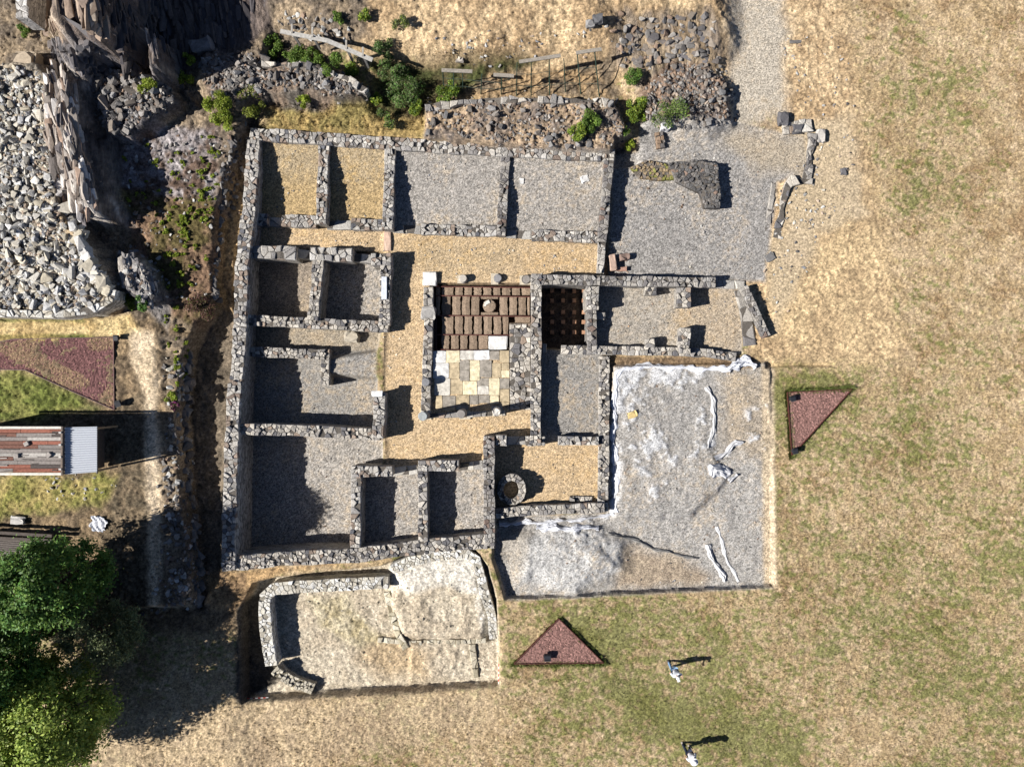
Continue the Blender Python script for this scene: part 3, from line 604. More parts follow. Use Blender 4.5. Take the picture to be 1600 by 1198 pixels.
W_('low wall along the bottom of the room with the stone ring', [(774, 802, .62), (834, 797, .6), (945, 793, .55)], 16, -.3, GREYS)
W_('low grassy bench of stone in the corner of the tan room with the ring', [(890, 779, .22), (926, 780, .22)], 8, 0, GREYS, size=.2)
wall('low worn kerb wall along the left side of the courtyard pool', [(669, 448, .3), (670, 500, .32), (668, 545, .3), (666, 600, .3), (665, 646, .3)], 15, -.6, GREYS, size=.34, name='kerb_wall')
wall('low kerb carrying the columns along the bottom of the pool', [(664, 650, .14), (742, 647, .14), (790, 645, .1)], 9, -.1, GREYS, size=.34, name='kerb_wall')
patch('rough platform of rubble masonry between the pool and the spine wall', [(796, 506), (829, 506), (829, 640), (797, 640)], .12, -.6, GREYS, .26, name='masonry_platform', cat='platform')
# ruin on the right
wall('dark curving wall of upright stones at the right end of the hall', [(1162, 448, .5), (1176, 475, .55), (1190, 505, .55), (1199, 526, .45)], 13, 0, DARKS, size=.22)
wall('flat dark footing beside the curving upright stones', [(1156, 452, .12), (1166, 490, .12), (1172, 540, .12)], 18, -.1, DARKS, size=.42, jit=.03)
patch('high block of dark ruined masonry standing alone in the gravel yard', [(1046, 252), (1087, 248), (1121, 257), (1126, 304), (1124, 326), (1103, 325), (1095, 300), (1056, 281)], .48, -.1, [((112, 110, 108), 5), ((92, 90, 90), 3), ((136, 131, 126), 3), ((150, 128, 114), .5)], .17, name='masonry_block', slope=(.12, 0), jit=.07)
patch('small reddish mound of tumbled masonry beside the hollow in the yard', [(985, 262), (1010, 250), (1046, 255), (1056, 280), (1030, 282), (1000, 278)], .2, -.1, [((166, 146, 116), 3), ((132, 122, 112), 3), ((140, 138, 80), 1)], .17, name='masonry_block')
wall('short broken wall stub under the white stone in the yard', [(1030, 206, .25), (1033, 232, .1)], 14, -.1, [((150, 128, 108), 3), ((130, 124, 120), 2)], size=.2)
wall('flat masonry footing at the top right corner of the yard', [(1224, 200, .2), (1270, 195, .16)], 20, -.1, GREYS, size=.3)
wall('thin line of footing stones along the right edge of the yard', [(1272, 208, .22), (1266, 240, .15), (1262, 280, .15)], 12, -.1, DARKS, size=.26, jit=.09, wob=.35)
wall('curved corner of dark footing stones at the right of the yard', [(1270, 284, .16), (1240, 280, .22), (1228, 296, .2), (1222, 330, .14), (1214, 372, .1)], 11, -.1, GREYS, size=.28, jit=.09, wob=.35)
wall('long sunken kerb of dark slabs along the right side of the yard', [(1210, 284, .06), (1203, 330, .06), (1199, 362, .06)], 8, -.1, DARKS, size=.26, name='stone_kerb', cat='kerb', step=.01, jit=.015, asp=2)
wall('row of stones edging the rubble strip above the northern rooms', [(664, 168, 1.05), (740, 158, 1.05), (850, 156, 1.05), (960, 160, 1.0)], 10, .4, GREYS, size=.32, jit=.13, wob=.35, step=.12)
wall('dry stone edging along the top of the rubble bank at upper left', [(408, 100, 1.5), (470, 100, 1.5), (540, 122, 1.5), (572, 142, 1.45)], 9, .6, GREYS, size=.32, jit=.13, wob=.35, step=.12)
wall('curved dry stone retaining wall along the foot of the pale rubble heap', [(-12, 489, 2.65), (90, 491, 2.65), (145, 484, 2.65), (172, 468, 2.65), (176, 452, 2.6)], 12, 1.2, PALES, size=.26, name='retaining_wall', jit=.06, asp=1.4)
wall('short pale masonry pier at the very top left corner by the cliff', [(33, -25, 3.3), (33, 0, 3.3), (34, 28, 3.2)], 22, 2.2, [((214, 210, 204), 3), ((190, 186, 180), 2)], size=.3)
# the dig at the bottom: pale mortared walls
wall('pale cracked wall bent round the left end of the dig', [(607, 910, .1), (590, 910, .12), (520, 914, .15), (460, 917, .15), (428, 920, .15), (414, 932, .15), (413, 960, .12), (417, 1000, .08), (424, 1040, .0)], 20, -.85, PALES, size=.2, jit=.02, step=.02, core=alb(150, 144, 132), wob=.03)
wall('pale cracked wall curving down the right side of the dig', [(612, 890, .1), (640, 877, .12), (690, 868, .14), (728, 864, .14), (744, 874, .12), (751, 900, .08), (758, 930, .0), (768, 960, -.1), (772, 998, -.25)], 15, -.85, PALES, size=.2, jit=.02, step=.02, core=alb(170, 164, 150), wob=.05)
wall('low crumbling cross wall in the middle of the dig', [(604, 925, -.55), (612, 955, -.6), (622, 990, -.62), (635, 1012, -.66)], 11, -.9, [((196, 186, 160), 3), ((212, 204, 184), 2)], size=.26, jit=.08, core=alb(140, 130, 108))
wall('low pale line of stones near the bottom right of the dig', [(590, 999, -.76), (640, 1004, -.7), (700, 1003, -.58), (760, 1000, -.5)], 8, -.9, [((214, 206, 186), 3), ((196, 186, 164), 2)], size=.2, jit=.06, core=alb(150, 140, 118))
wall('short pale spur reaching the bottom edge of the dig', [(738, 1006, -.5), (744, 1060, -.45)], 10, -.9, [((200, 190, 168), 3), ((184, 174, 150), 2)], size=.3, jit=.05, core=alb(150, 140, 118))
wall('sloping pile of pale stones at the bottom left corner of the dig', [(428, 1046, -.1), (452, 1064, -.3), (490, 1076, -.5)], 18, -.9, [((206, 198, 180), 3), ((186, 178, 160), 2)], size=.2, jit=.06, core=alb(130, 122, 104))

# ------------------------------------------------------------------ courtyard: pool beds, pavement, columns
def ring_wall():
    pts = []
    for k in range(19):
        a = R(40 + k * 20); r = 18
        pts.append((799 + r * math.cos(a) * .98, 765 - r * math.sin(a) * 1.1, .75 if (k < 4 or k > 14) else .5))
    return wall('round dark ring of stones standing in the corner of the tan gravel room', pts, 11, 0, GREYS, size=.2, name='stone_ring', cat='ring', jit=.06)
ring_wall()
basin = empty('sunken_garden_bed', (*G(756, 497), -.6), 'brown ridged beds in rows with rusty rails sunk in the courtyard pool', 'garden bed')
def local(o, p): return (p[0] - o.location.x, p[1] - o.location.y, p[2] - o.location.z)
EARTH = alb(156, 136, 116)
def bed(x0, x1, y0, y1, zt):
    rr = random.Random(int(x0 * 7 + y0)); mb = MB(); n = 6; top = []; lo = []
    L = [(x0 + 1.5 + rr.uniform(-.7, .7), y0 + (y1 - y0) * k / n) for k in range(n + 1)]; Rr = [(x1 - 1.5 + rr.uniform(-.7, .7), y0 + (y1 - y0) * k / n) for k in range(n + 1)]
    vs = []
    for k in range(n + 1):
        m = ((L[k][0] + Rr[k][0]) / 2 + rr.uniform(-.4, .4), L[k][1])
        for p, z in ((L[k], -.62), (L[k], zt - .025), (m, zt + rr.uniform(-.01, .015)), (Rr[k], zt - .025), (Rr[k], -.62)):
            vs.append(local(basin, (*G(p[0], p[1], zt), z)))
    fs = []
    for k in range(n):
        for j in range(4): a = k * 5 + j; fs.append((a, a + 5, a + 6, a + 1))
    fs += [(0, 1, 2, 3, 4), tuple(n * 5 + j for j in (4, 3, 2, 1, 0))]
    mb.add(vs, fs, EARTH * rr.uniform(.85, 1.15)); mb.build('bed', M_gravelbed, basin)
M_gravelbed = mat('gravelly_earth', nscale=16, namt=.45, bscale=30, bump=.8, bdist=.05)
zx = lambda v: 640 + v / 7.13
rows = [(449, 461, [280, 350, 497, 600, 705, 810, 920, 1020, 1132, 1240, 1352]), (463, 492, [280, 350, 465, 575, 680, 785]), (463, 492, [995, 1100, 1205, 1305, 1352]),
        (494, 522, [350, 497, 600, 705, 815, 925, 1030, 1108]), (524, 545.5, [345, 450, 555, 655, 760, 880]), (494, 504, [1165, 1352])]
for y0, y1, xs in rows:
    for a, b in zip(xs, xs[1:]): bed(zx(a), zx(b), y0, y1, -.2)
for yy0, yy1 in ((463, 467), (488, 492)): bed(zx(785), zx(995), yy0, yy1, -.22)
mb = MB(); c = local(basin, (*G(764.8, 477.8, -.2), -.62)); mb.lathe(c, [(.36, 0), (.36, .42), (.33, .46), (.2, .48), (.05, .49)], 26, EARTH * 1.1, .03); mb.build('round_bed', M_gravelbed, basin)
mb = MB(); c = local(basin, (*G(761, 473, -.15), -.2)); mb.box((c[0], c[1], c[2] + .06), (.3, .18, .12), .5, alb(232, 228, 216)); mb.box((c[0] - .12, c[1] - .14, c[2] + .04), (.14, .12, .1), .2, alb(220, 214, 200)); mb.build('white_stone', M_stone, basin)
for yy in (447.8, 462, 492.8, 522.8, 546.2):
    mb = MB(); a = local(basin, (*G(681, yy, -.12), -.12)); b = local(basin, (*G(829 if yy < 500 else (795 if yy < 530 else 764), yy + (1.8 if yy < 500 else 1), -.12), -.12))
    mb.bar(a, b, .045, .05, alb(104, 62, 54)); mb.build('rail', M_metal, basin)
mb = MB(); mb.bar(local(basin, (*G(681.5, 492, -.12), -.12)), local(basin, (*G(681.5, 546, -.12), -.12)), .045, .05, alb(84, 60, 54)); mb.build('rail', M_metal, basin)

mb = MB(); rr = random.Random(5)
YEL = (236, 222, 186); PAL = (214, 208, 196); GRY = (162, 154, 142); TN = (196, 178, 146); WH = (226, 224, 220)
zp = lambda a, b: (640 + a / 4.91, 530 + b / 4.91)
slabs = [(180, 90, 278, 178, WH), (280, 86, 384, 180, YEL), (388, 86, 490, 158, PAL), (492, 86, 612, 158, WH), (616, 90, 686, 158, GRY), (690, 86, 762, 178, TN), (180, 182, 300, 300, WH), (305, 182, 382, 300, TN), (385, 162, 460, 236, GRY), (385, 238, 458, 318, GRY),
         (463, 162, 537, 316, YEL), (540, 162, 628, 292, GRY), (632, 182, 700, 292, TN), (704, 182, 764, 236, TN), (704, 240, 764, 292, YEL), (190, 302, 310, 430, PAL), (314, 304, 405, 420, TN), (408, 322, 516, 424, YEL), (520, 296, 608, 356, GRY), (520, 358, 606, 424, PAL), (610, 298, 690, 428, YEL), (694, 298, 764, 380, GRY), (694, 384, 764, 480, TN),
         (200, 434, 250, 530, TN), (254, 434, 352, 520, GRY), (356, 428, 456, 500, TN), (460, 428, 526, 500, GRY), (530, 428, 614, 490, GRY), (617, 432, 684, 494, YEL), (256, 524, 350, 545, TN), (354, 504, 450, 540, GRY), (690, 484, 764, 510, TN)]
for x0, y0, x1, y1, cc in slabs:
    x0, y0 = zp(x0, y0); x1, y1 = zp(x1, y1); q = [(x0, y0), (x1, y0), (x1, y1), (x0, y1)]; z = .05 + rr.uniform(-.012, .018)
    P = []
    for k in range(4):
        a, b = q[k], q[(k + 1) % 4]
        for t in (.04, .35, .68, .96): P.append((a[0] + (b[0] - a[0]) * t + rr.uniform(-.35, .35), a[1] + (b[1] - a[1]) * t + rr.uniform(-.35, .35)))
    P = P[::-1]; n = len(P); vs = [(*G(a, b, z), -.15) for a, b in P] + [(*G(a, b, z), z) for a, b in P]
    mb.add(vs, [tuple(range(n, 2 * n))] + [(k, (k + 1) % n, n + (k + 1) % n, n + k) for k in range(n)], alb(*cc) * rr.uniform(.92, 1.05))
M_slab = mat('limestone_slabs', nscale=5, namt=.36, bscale=18, bump=.35)
tag(mb.build('pavement', M_slab), kind='structure')

def block(label, px, py, sx, sy, sz, col, rz=0, name='stone_block', cat='block', z0=None, group=None, rough=.03):
    rr = random.Random(int(px * 3 + py)); p = T(px, py); bm = bmesh.new()
    bmesh.ops.create_cube(bm, size=1); bmesh.ops.scale(bm, vec=(sx, sy, sz), verts=bm.verts)
    bmesh.ops.bevel(bm, geom=bm.edges[:], offset=min(sx, sy, sz) * .12, segments=1, affect='EDGES')
    bmesh.ops.subdivide_edges(bm, edges=[e for e in bm.edges if e.calc_length() > .12], cuts=1)
    for v in bm.verts: v.co += Vector((rr.uniform(-1, 1), rr.uniform(-1, 1), rr.uniform(-1, 1))) * rough * min(1, sx * 2); v.co.z += sz / 2
    me = bpy.data.meshes.new(name); bm.to_mesh(me); bm.free()
    at = me.color_attributes.new('col', 'FLOAT_COLOR', 'CORNER'); cc = alb(*col)
    at.data.foreach_set('color', np.tile(np.array([*cc, 1], np.float32), len(me.loops)))
    o = link(name, me, M_stone); o.location = (p.x, p.y, p.z - .05 if z0 is None else z0); o.rotation_euler = (0, 0, rz); return tag(o, label, cat, group)
block('big square white stone block at the top left corner of the pool', 672, 436.5, .72, .72, .3, (236, 234, 228))
block('rounded grey capital stone halfway down the left side of the pool', 670, 490, .72, .66, .5, (178, 174, 168), z0=-.05, rough=.06)
block('large white slab bridging the lower right corner of the brown beds', 778.5, 536, 1.02, .72, .35, (232, 230, 224), z0=-.35)
block('small square grey block in the shade at the hall side of the furnace room', 937, 494, .5, .42, .45, (170, 164, 156), rz=-.1)
block('small square block in the door corner of the grey gravel room', 850, 544.5, .25, .5, .55, (172, 168, 160))
block('pale boulder shaped block lying in the narrow gravel passage', 551, 527, .75, .55, .45, (186, 176, 158), rz=-.15, rough=.07)
block('long pinkish stone standing beside the pale wall stub in the yard', 956, 412, .34, .86, .5, (196, 168, 150), rz=.1)
block('squat brown stone beside the long pinkish stone in the yard', 974, 403, .5, .4, .4, (136, 116, 106), rough=.06)
block('flat reddish stone touching the hall wall in the yard', 971, 421, .55, .24, .28, (188, 150, 132))
block('upright white boundary stone with a round shadow in the gravel yard', 1038, 201, .42, .42, .55, (226, 224, 220), rough=.08)
block('flat white stone lying on the gravel of the top right room', 913, 280, .4, .34, .12, (232, 230, 226), rz=.4, rough=.06)
block('small white stone on the gravel near the ragged partition', 815, 283, .22, .3, .1, (222, 220, 216), rough=.05)
block('white cap slab on the courtyard side wall of the dark gravel room', 604.5, 453, .28, 1.2, .1, (220, 224, 232), z0=.8, rough=.01)
block('white cap stone on the upright wall end facing the courtyard', 594.5, 614.5, .58, .3, .12, (240, 238, 234), z0=1.0, rough=.02)
block('pinkish gate stone in the corridor between the tan rooms and courtyard', 606, 377, .36, 1.05, .14, (206, 178, 158), rough=.04)
block('yellow stone lying on the gravel cover near the white cloth', 987, 648, .5, .32, .16, (226, 200, 140), rz=.3, rough=.05)
block('dark round stone on the bare dirt right of the yard', 1317, 269, .3, .36, .2, (112, 110, 112), rough=.05)
block('dark boulder at the top right corner of the yard footing', 1222, 188, .5, .7, .4, (104, 102, 104), rough=.08)
block('dark boulder set in the middle of the yard footing', 1244, 204, .5, .42, .32, (96, 95, 98), rough=.08)
block('pale boulder where the yard footing turns down', 1281, 214, .4, .66, .32, (190, 184, 176), rough=.08)
block('dark slab stone lying by the gravel path at the top', 1242, 66, .62, .16, .12, (120, 116, 112), rough=.02)
block('single dark stone where the footing fades out beside the yard', 1202, 402, .48, .4, .16, (128, 126, 124), rz=.5, rough=.05)
block('large beige boulder on top of the pale rubble heap', 51, 103, 1.1, .9, .8, (186, 170, 148), rough=.12)
block('large rounded boulder at the left foot of the tall cliff', 67, 14, .8, 1.0, .9, (168, 150, 136), rough=.12)
block('large grey boulder at the end of the shaded cliff', 320, 76, 1.05, .7, .6, (140, 136, 134), rz=.3, rough=.1)
block('pair of dark boulders on the dry slope above the fence, left one', 922, 39, .42, .38, .3, (150, 148, 146), rough=.06)
block('pair of dark boulders on the dry slope above the fence, right one', 933, 33, .5, .42, .34, (104, 104, 106), rough=.06)
block('white stone lying in the shade beside the wooden plank stack', 30, 812, .7, .35, .25, (204, 200, 194), rz=-.1, rough=.06)
block('flat pale slab stone on the dry slope left of the metal posts', 718, 93, .45, .3, .14, (186, 178, 168), rough=.05)

def column(label, px, py, r, h, col, plinth=None, broken=0.0, top=None):
    p = T(px, py); o = empty('column', (p.x, p.y, -.05), label, 'column', 'stone columns round the pool')
    if plinth:
        mb = MB(); mb.box((plinth[2], plinth[3], .06), (plinth[0], plinth[1], .16), 0, alb(204, 192, 170)); mb.build('plinth', M_stone, o)
    mb = MB(); rr = random.Random(int(px)); b = .1 if plinth else 0
    prof = [(r * 1.06, b), (r * 1.06, b + .08), (r, b + .12), (r * .97, h * .6), (r * .94, h - .03), (r * .86, h)]
    mb.lathe((0, 0, 0), prof, 20, alb(*col), .02); s = mb.build('shaft', M_stone, o, smooth=False)
    if broken:
        for k, v in enumerate(s.data.vertices):
            if v.co.z > h * .7: v.co.z += broken * (rr.random() - .5) + broken * v.co.x
    if top:
        mb = MB(); mb.lathe((0, 0, h - .01), [(r * .95, 0), (r * 1.1, .05), (r * 1.1, .12), (r, .14)], 20, alb(*top), .02); mb.build('capital', M_stone, o)
    return o
column('short pale column stub above the pool, nearer the white block', 724, 436.5, .22, .45, (196, 188, 176), (.4, .45, -.12, 0))
column('short column stub with a dark round top in the middle above the pool', 778, 435.5, .22, .32, (150, 148, 148), (.4, .6, -.18, -.02))
column('short column stub touching the corner of the spine wall above the pool', 822, 437, .24, .2, (150, 144, 138), (.6, .5, -.05, -.03))
column('tall grey column at the lower left corner of the pool', 666.3, 648, .22, 1.65, (150, 150, 148), (.55, .5, 0, 0), top=(172, 176, 174))
column('tall brownish grey column in the middle of the row below the pool', 723.5, 644.8, .24, 1.65, (148, 142, 136), (.6, .5, .1, -.1))
column('tall broken white column at the right end of the row below the pool', 776.5, 642, .22, 1.75, (220, 214, 204), (.6, .55, 0, 0), broken=.2)
column('low column stub on the left kerb of the pool', 667.5, 597, .23, .75, (140, 140, 142))
# brick pillars of the furnace room
def pillar(px, py, h, label):
    x, y = G(px, py, -1.3); mb = MB(); rr = random.Random(int(px * 9 + py))
    n = int(h / .075)
    for k in range(n): mb.box((rr.uniform(-.008, .008), rr.uniform(-.008, .008), k * .075 + .036), (.2, .2, .066), rr.uniform(-.04, .04), alb(196, 152, 122) * rr.uniform(.85, 1.1))
    o = mb.build('brick_pillar', M_stone); o.location = (x, y, -1.32); return tag(o, label, 'pillar', 'brick pillars of the furnace room')
for i, px in enumerate((862, 879, 896, 911)):
    for j, py in enumerate((455.5, 471, 489, 504, 520)):
        pillar(px, py, .62, 'small brick pillar in the sunlit right column of the dark furnace room' if i == 3 else 'small brick pillar standing in the shaded floor of the dark furnace room')
pillar(939, 455, .5, 'lone brick pillar in the corner of the hall beside the tall pier')

# ------------------------------------------------------------------ triangular beds, floodlights, scale bars
def gravel_bed(label, pts, z=None, zt=.14):
    c = T(sum(p[0] for p in pts) / len(pts), sum(p[1] for p in pts) / len(pts)); o = empty('gravel_bed', c, label, 'gravel bed')
    P = [Vector((*G(a, b, c.z + zt), 0)) - Vector((c.x, c.y, 0)) for a, b in pts]; n = len(P); mb = MB(); rr = random.Random(3)
    cen = sum(P, Vector()) / n; bm = bmesh.new(); f = bm.faces.new([bm.verts.new((*p.xy, zt)) for p in P])
    bmesh.ops.triangulate(bm, faces=[f])
    while True:
        es = [e for e in bm.edges if e.calc_length() > .12]
        if not es or len(bm.verts) > 9000: break
        bmesh.ops.subdivide_edges(bm, edges=es, cuts=1); bmesh.ops.triangulate(bm, faces=bm.faces)
    bm.normal_update()
    for v in bm.verts: v.co.z += rr.uniform(-.02, .02)
    if sum(f.normal.z for f in bm.faces) < 0: bmesh.ops.reverse_faces(bm, faces=bm.faces)
    vs = [v.co.copy() for v in bm.verts]; bm.verts.index_update(); fs = [tuple(v.index for v in f.verts) for f in bm.faces]; bm.free()
    for f in fs:
        dry = zt < .1 and rr.random() < .8 and math.sin(vs[f[0]].x * 1.7 + 2 * math.sin(vs[f[0]].y * 1.9)) + math.sin(vs[f[0]].y * 2.3 + vs[f[0]].x) > .35
        mb.add([vs[i] for i in f], [(0, 1, 2)], (alb(142, 118, 94) if dry else alb(118, 84, 82) if zt < .1 else alb(142, 108, 100)) * rr.choice((.5, .75, .9, 1, 1, 1.15, 1.6)))
    mb.build('gravel', M_stone, o)
    mb = MB()
    for k in range(n): a, b = P[k], P[(k + 1) % n]; mb.bar((*a.xy, zt / 2 - .02), (*b.xy, zt / 2 - .02), .035, zt + .16, alb(92, 52, 46))
    mb.build('edging', M_metal, o); return o
gravel_bed('flat triangular red gravel bed with steel edging right of the gravel-covered dig', [(1230, 613), (1331, 608), (1237, 711)])
gravel_bed('flat triangular red gravel bed on the meadow below the dig with a spotlight on it', [(803, 1036.5), (873, 966), (943, 1035)])
gravel_bed('overgrown red gravel bed on the terrace left of the trail', [(-120, 560), (20, 530), (178, 527), (179, 640), (110, 610), (40, 578), (-120, 575)], zt=.05)
def floodlight(label, px, py, s, rz, lift=.14):
    p = T(px, py); o = empty('floodlight', (p.x, p.y, p.z + lift), label, 'floodlight', 'floodlights', rz); B = alb(46, 48, 54)
    mb = MB(); mb.box((0, 0, .22), (s, s * .75, .2), 0, B, (.35, 0)); mb.box((0, -s * .42, .2), (s * .96, .05, .24), 0, alb(60, 62, 66), (.35, 0))
    for k in range(5): mb.box((-s * .4 + k * s * .2, s * .40, .25), (.02, .08, .18), 0, B)
    mb.build('housing', M_metal, o)
    mb = MB(); mb.box((-s * .55, 0, .13), (.03, .06, .26), 0, B); mb.box((s * .55, 0, .13), (.03, .06, .26), 0, B); mb.box((0, 0, .015), (s * 1.14, .1, .03), 0, B); mb.build('bracket', M_metal, o)
    mb = MB(); mb.box((0, -s * .47, .19), (s * .8, .02, .17), 0, alb(150, 158, 166), (.35, 0)); mb.build('lens', M_metal, o); return o
floodlight('black floodlight on the triangular bed below the dig', 855, 1022, .36, 0)
floodlight('black floodlight at the top left corner of the triangular bed right of the dig', 1234.5, 622, .26, .3)
floodlight('black floodlight at the bottom tip of the triangular bed right of the dig', 1238, 703, .26, .2)
floodlight('black floodlight at the upper corner of the terrace bed beside the trail', 186, 528, .24, 0, .05)
floodlight('black floodlight at the lower corner of the terrace bed beside the trail', 189, 630, .3, .3, .05)
for lab, (x0, y0), (x1, y1) in [('red and white scale bar lying at the bottom left edge of the dig', (388, 1089.5), (420, 1088.5)), ('red and white scale bar lying along the right edge of the dig', (779.5, 1036), (779, 1066))]:
    a = T(x0, y0); b = T(x1, y1); z = max(a.z, b.z) + .06; mb = MB(); a.z = b.z = z
    for k in range(8): mb.bar(a.lerp(b, k / 8), a.lerp(b, (k + 1) / 8), .045, .03, alb(214, 60, 50) if k % 2 == 0 else alb(240, 240, 236))
    tag(mb.build('scale_bar', M_metal), lab, 'scale bar')

# ------------------------------------------------------------------ shed, planks, fences, plastic sheet
def shed():
    zb = 1.35; zr = zb + 2.3; x0, y0 = G(-90, 742, zr); x1, y1 = G(97, 666, zr); o = empty('shed', ((x0 + x1) / 2, (y0 + y1) / 2, zb), 'wooden shed with a peeling red plank roof and a white corrugated end', 'shed')
    lx, hx, ly, hy = x0 - o.location.x, x1 - o.location.x, y0 - o.location.y, y1 - o.location.y; rr = random.Random(9)
    mb = MB(); mb.box(((lx + hx) / 2, (ly + hy) / 2, 1.0), (hx - lx - .25, hy - ly - .3, 2.3), 0, alb(120, 104, 88)); mb.build('wall', M_wood, o)
    rf = MB(); n = 11; wd = (hy - ly - .26) / n; RED = (152, 100, 84); GR = (146, 138, 132); W = (186, 180, 172); BR = (126, 92, 80)
    tones = [RED, RED, GR, BR, W, GR, GR, RED, W, BR, RED][::-1]
    for k in range(n):
        yy = hy - .13 - (k + .5) * wd; seg = lx
        while seg < hx:
            L = min(rr.uniform(1.2, 2.6), hx - seg); c = alb(*tones[k]) * rr.uniform(.8, 1.15)
            if rr.random() < .25: c = alb(*rr.choice((GR, W, BR, (92, 84, 80))))
            rf.box((seg + L / 2, yy, 2.3 + rr.uniform(-.012, .012)), (L - .015, wd - .02, .05), 0, c, (rr.uniform(-.05, .05), 0)); seg += L
    for _ in range(26):
        rf.box((rr.uniform(lx, hx), rr.uniform(ly + .2, hy - .2), 2.345), (rr.uniform(.2, .9), rr.uniform(.02, .06), .02), rr.uniform(-.06, .06), alb(*rr.choice((W, (90, 84, 80), GR))))
    r = rf.build('roof', M_wood, o)
    tr = MB(); tr.box(((lx + hx) / 2, hy - .06, 2.34), (hx - lx, .12, .1), 0, alb(226, 220, 208)); tr.box(((lx + hx) / 2, ly + .06, 2.34), (hx - lx, .12, .1), 0, alb(226, 220, 208)); tr.box((hx + .02, (ly + hy) / 2, 2.33), (.09, hy - ly, .1), 0, alb(128, 116, 106))
    for k in range(4): tr.box((hx - .03, ly + .3 + k * (hy - ly - .6) / 3, 2.41), (.12, .09, .06), 0, alb(206, 200, 192))
    tr.build('roof_trim', M_wood, o)
    for a, b in ((-1.7 + hx, .35), (-2.2 + hx, -.25), (-.6 + hx, -.2)):
        s = MB(); s.box((a, b, 2.39), (.22, .2, .12), rr.random(), alb(176, 168, 160)); s.build('roof_weight', M_stone, o)
    mb = MB(); n = 40; ex, ez, ez0 = hx + 1.5, 1.9, 2.2; cy0, cy1 = ly + .02, hy - .05; cc = alb(222, 226, 232)
    vs = []
    for k in range(n * 2 + 1):
        t = k / (n * 2); y = cy0 + (cy1 - cy0) * t; dz = .025 * math.sin(t * n * math.pi)
        vs += [(hx + .07, y, ez0 + dz), (ex, y * .97 + .05, ez + dz), (hx + .07, y, ez0 + dz - .012), (ex, y * .97 + .05, ez + dz - .012)]
    fs = []
    for k in range(n * 2): a = 4 * k; fs += [(a, a + 1, a + 5, a + 4), (a + 2, a + 6, a + 7, a + 3)]
    mb.add(vs, fs, cc); mb.build('corrugated_panel', M_metal, o)
    mb = MB()
    for yy in (cy0 + .05, cy1 - .1): mb.bar((hx, yy, ez0 - .06), (ex, yy * .97 + .05, ez - .06), .09, .07, alb(168, 148, 116)); mb.bar((ex - .06, yy * .97 + .05, -.1), (ex - .06, yy * .97 + .05, ez - .09), .09, .09, alb(150, 130, 104))
    mb.bar((ex - .03, cy0, ez - .06), (ex - .03, cy1, ez - .06), .05, .08, alb(110, 104, 100)); mb.build('lean_to_frame', M_wood, o)
    mb = MB(); mb.box((ex - .75, (ly + hy) / 2, .85), (.05, (hy - ly) * .9, 1.9), 0, alb(92, 80, 70)); mb.build('end_wall', M_wood, o)  # end wall coloured darker to stand for shade beneath the lean-to
shed()
pz = T(40, 835); o = empty('plank_stack', (pz.x, pz.y, pz.z), 'stack of dark weathered planks and beams lying under the tree', 'plank stack'); rr = random.Random(4)
mb = MB()
for k in range(2): mb.bar((-2.2, .35 - k * .3, .75), (1.9, .1 - k * .25, .75), .16, .16, alb(96, 88, 82))
mb.build('beam', M_wood, o); mb = MB()
for k in range(9): mb.bar((-1.6 + k * .06, -.1 - k * .11, .62), (1.7 - k * .12, -.32 - k * .1, .62), .085, .05, alb(120, 112, 106) * rr.uniform(.8, 1.1))
mb.build('plank', M_wood, o); mb = MB()
for a in (-1.3, 1.2): mb.box((a, -.4, .28), (.12, 1.3, .6), .1, alb(80, 74, 70))
mb.build('support', M_wood, o)
p = T(155, 818); mb = MB(); rr = random.Random(2); n = 12; vs = []
for i in range(n + 1):
    for j in range(n + 1):
        u, v = i / n * 2 - 1, j / n * 2 - 1; e = max(abs(u), abs(v)); k = 1 - .16 * rr.random() * e
        vs.append((.45 * u * k + .1 * v + .05 * math.sin(5 * v), .42 * v * k - .06 * u, .03 + .06 * rr.random() * (1 - e * .6) + .08 * abs(math.sin(u * 4 + v * 3))))
fs = [(i * (n + 1) + j, (i + 1) * (n + 1) + j, (i + 1) * (n + 1) + j + 1, i * (n + 1) + j + 1) for i in range(n) for j in range(n) if not ((i < 2 and j < 3) or (i > 9 and j > 9) or (i > 9 and j < 2))]
mb.add(vs, fs, alb(226, 228, 234)); o = mb.build('plastic_sheet', M_cloth); o.location = p; tag(o, 'crumpled white plastic sheet lying on shaded grass beside the trail', 'plastic sheet')

def fence_wood():
    pts = [(438, 49, 2.0), (490, 57, 2.0), (512, 64, 1.95), (582, 94, 1.75)]; base = T(500, 70); o = empty('wooden_fence', (base.x, base.y, base.z), 'grey wooden plank rail fence with short posts above green bushes', 'fence'); L = lambda a, b, z: local(o, (*G(a, b, z), z))
    for (a, b, c), (d, e, f) in ((pts[0], pts[2]), (pts[2], pts[3])):
        mb = MB(); mb.bar(L(a, b, c + .45), L(d, e, f + .45), .22, .05, alb(190, 186, 178)); mb.build('rail', M_wood, o)
    for x, y, z in ((456, 50, 2.0), (488, 56, 2.0), (541, 75, 1.85), (567, 86, 1.8)):
        mb = MB(); q = L(x, y, z + .5); mb.bar((q[0], q[1], q[2] - 1.5), (q[0] , q[1], q[2]), .1, .1, alb(170, 164, 154)); mb.bar(L(x, y - 12, z + .5), L(x, y + 2, z + .5), .09, .06, alb(176, 170, 160)); mb.build('post', M_wood, o)
fence_wood()
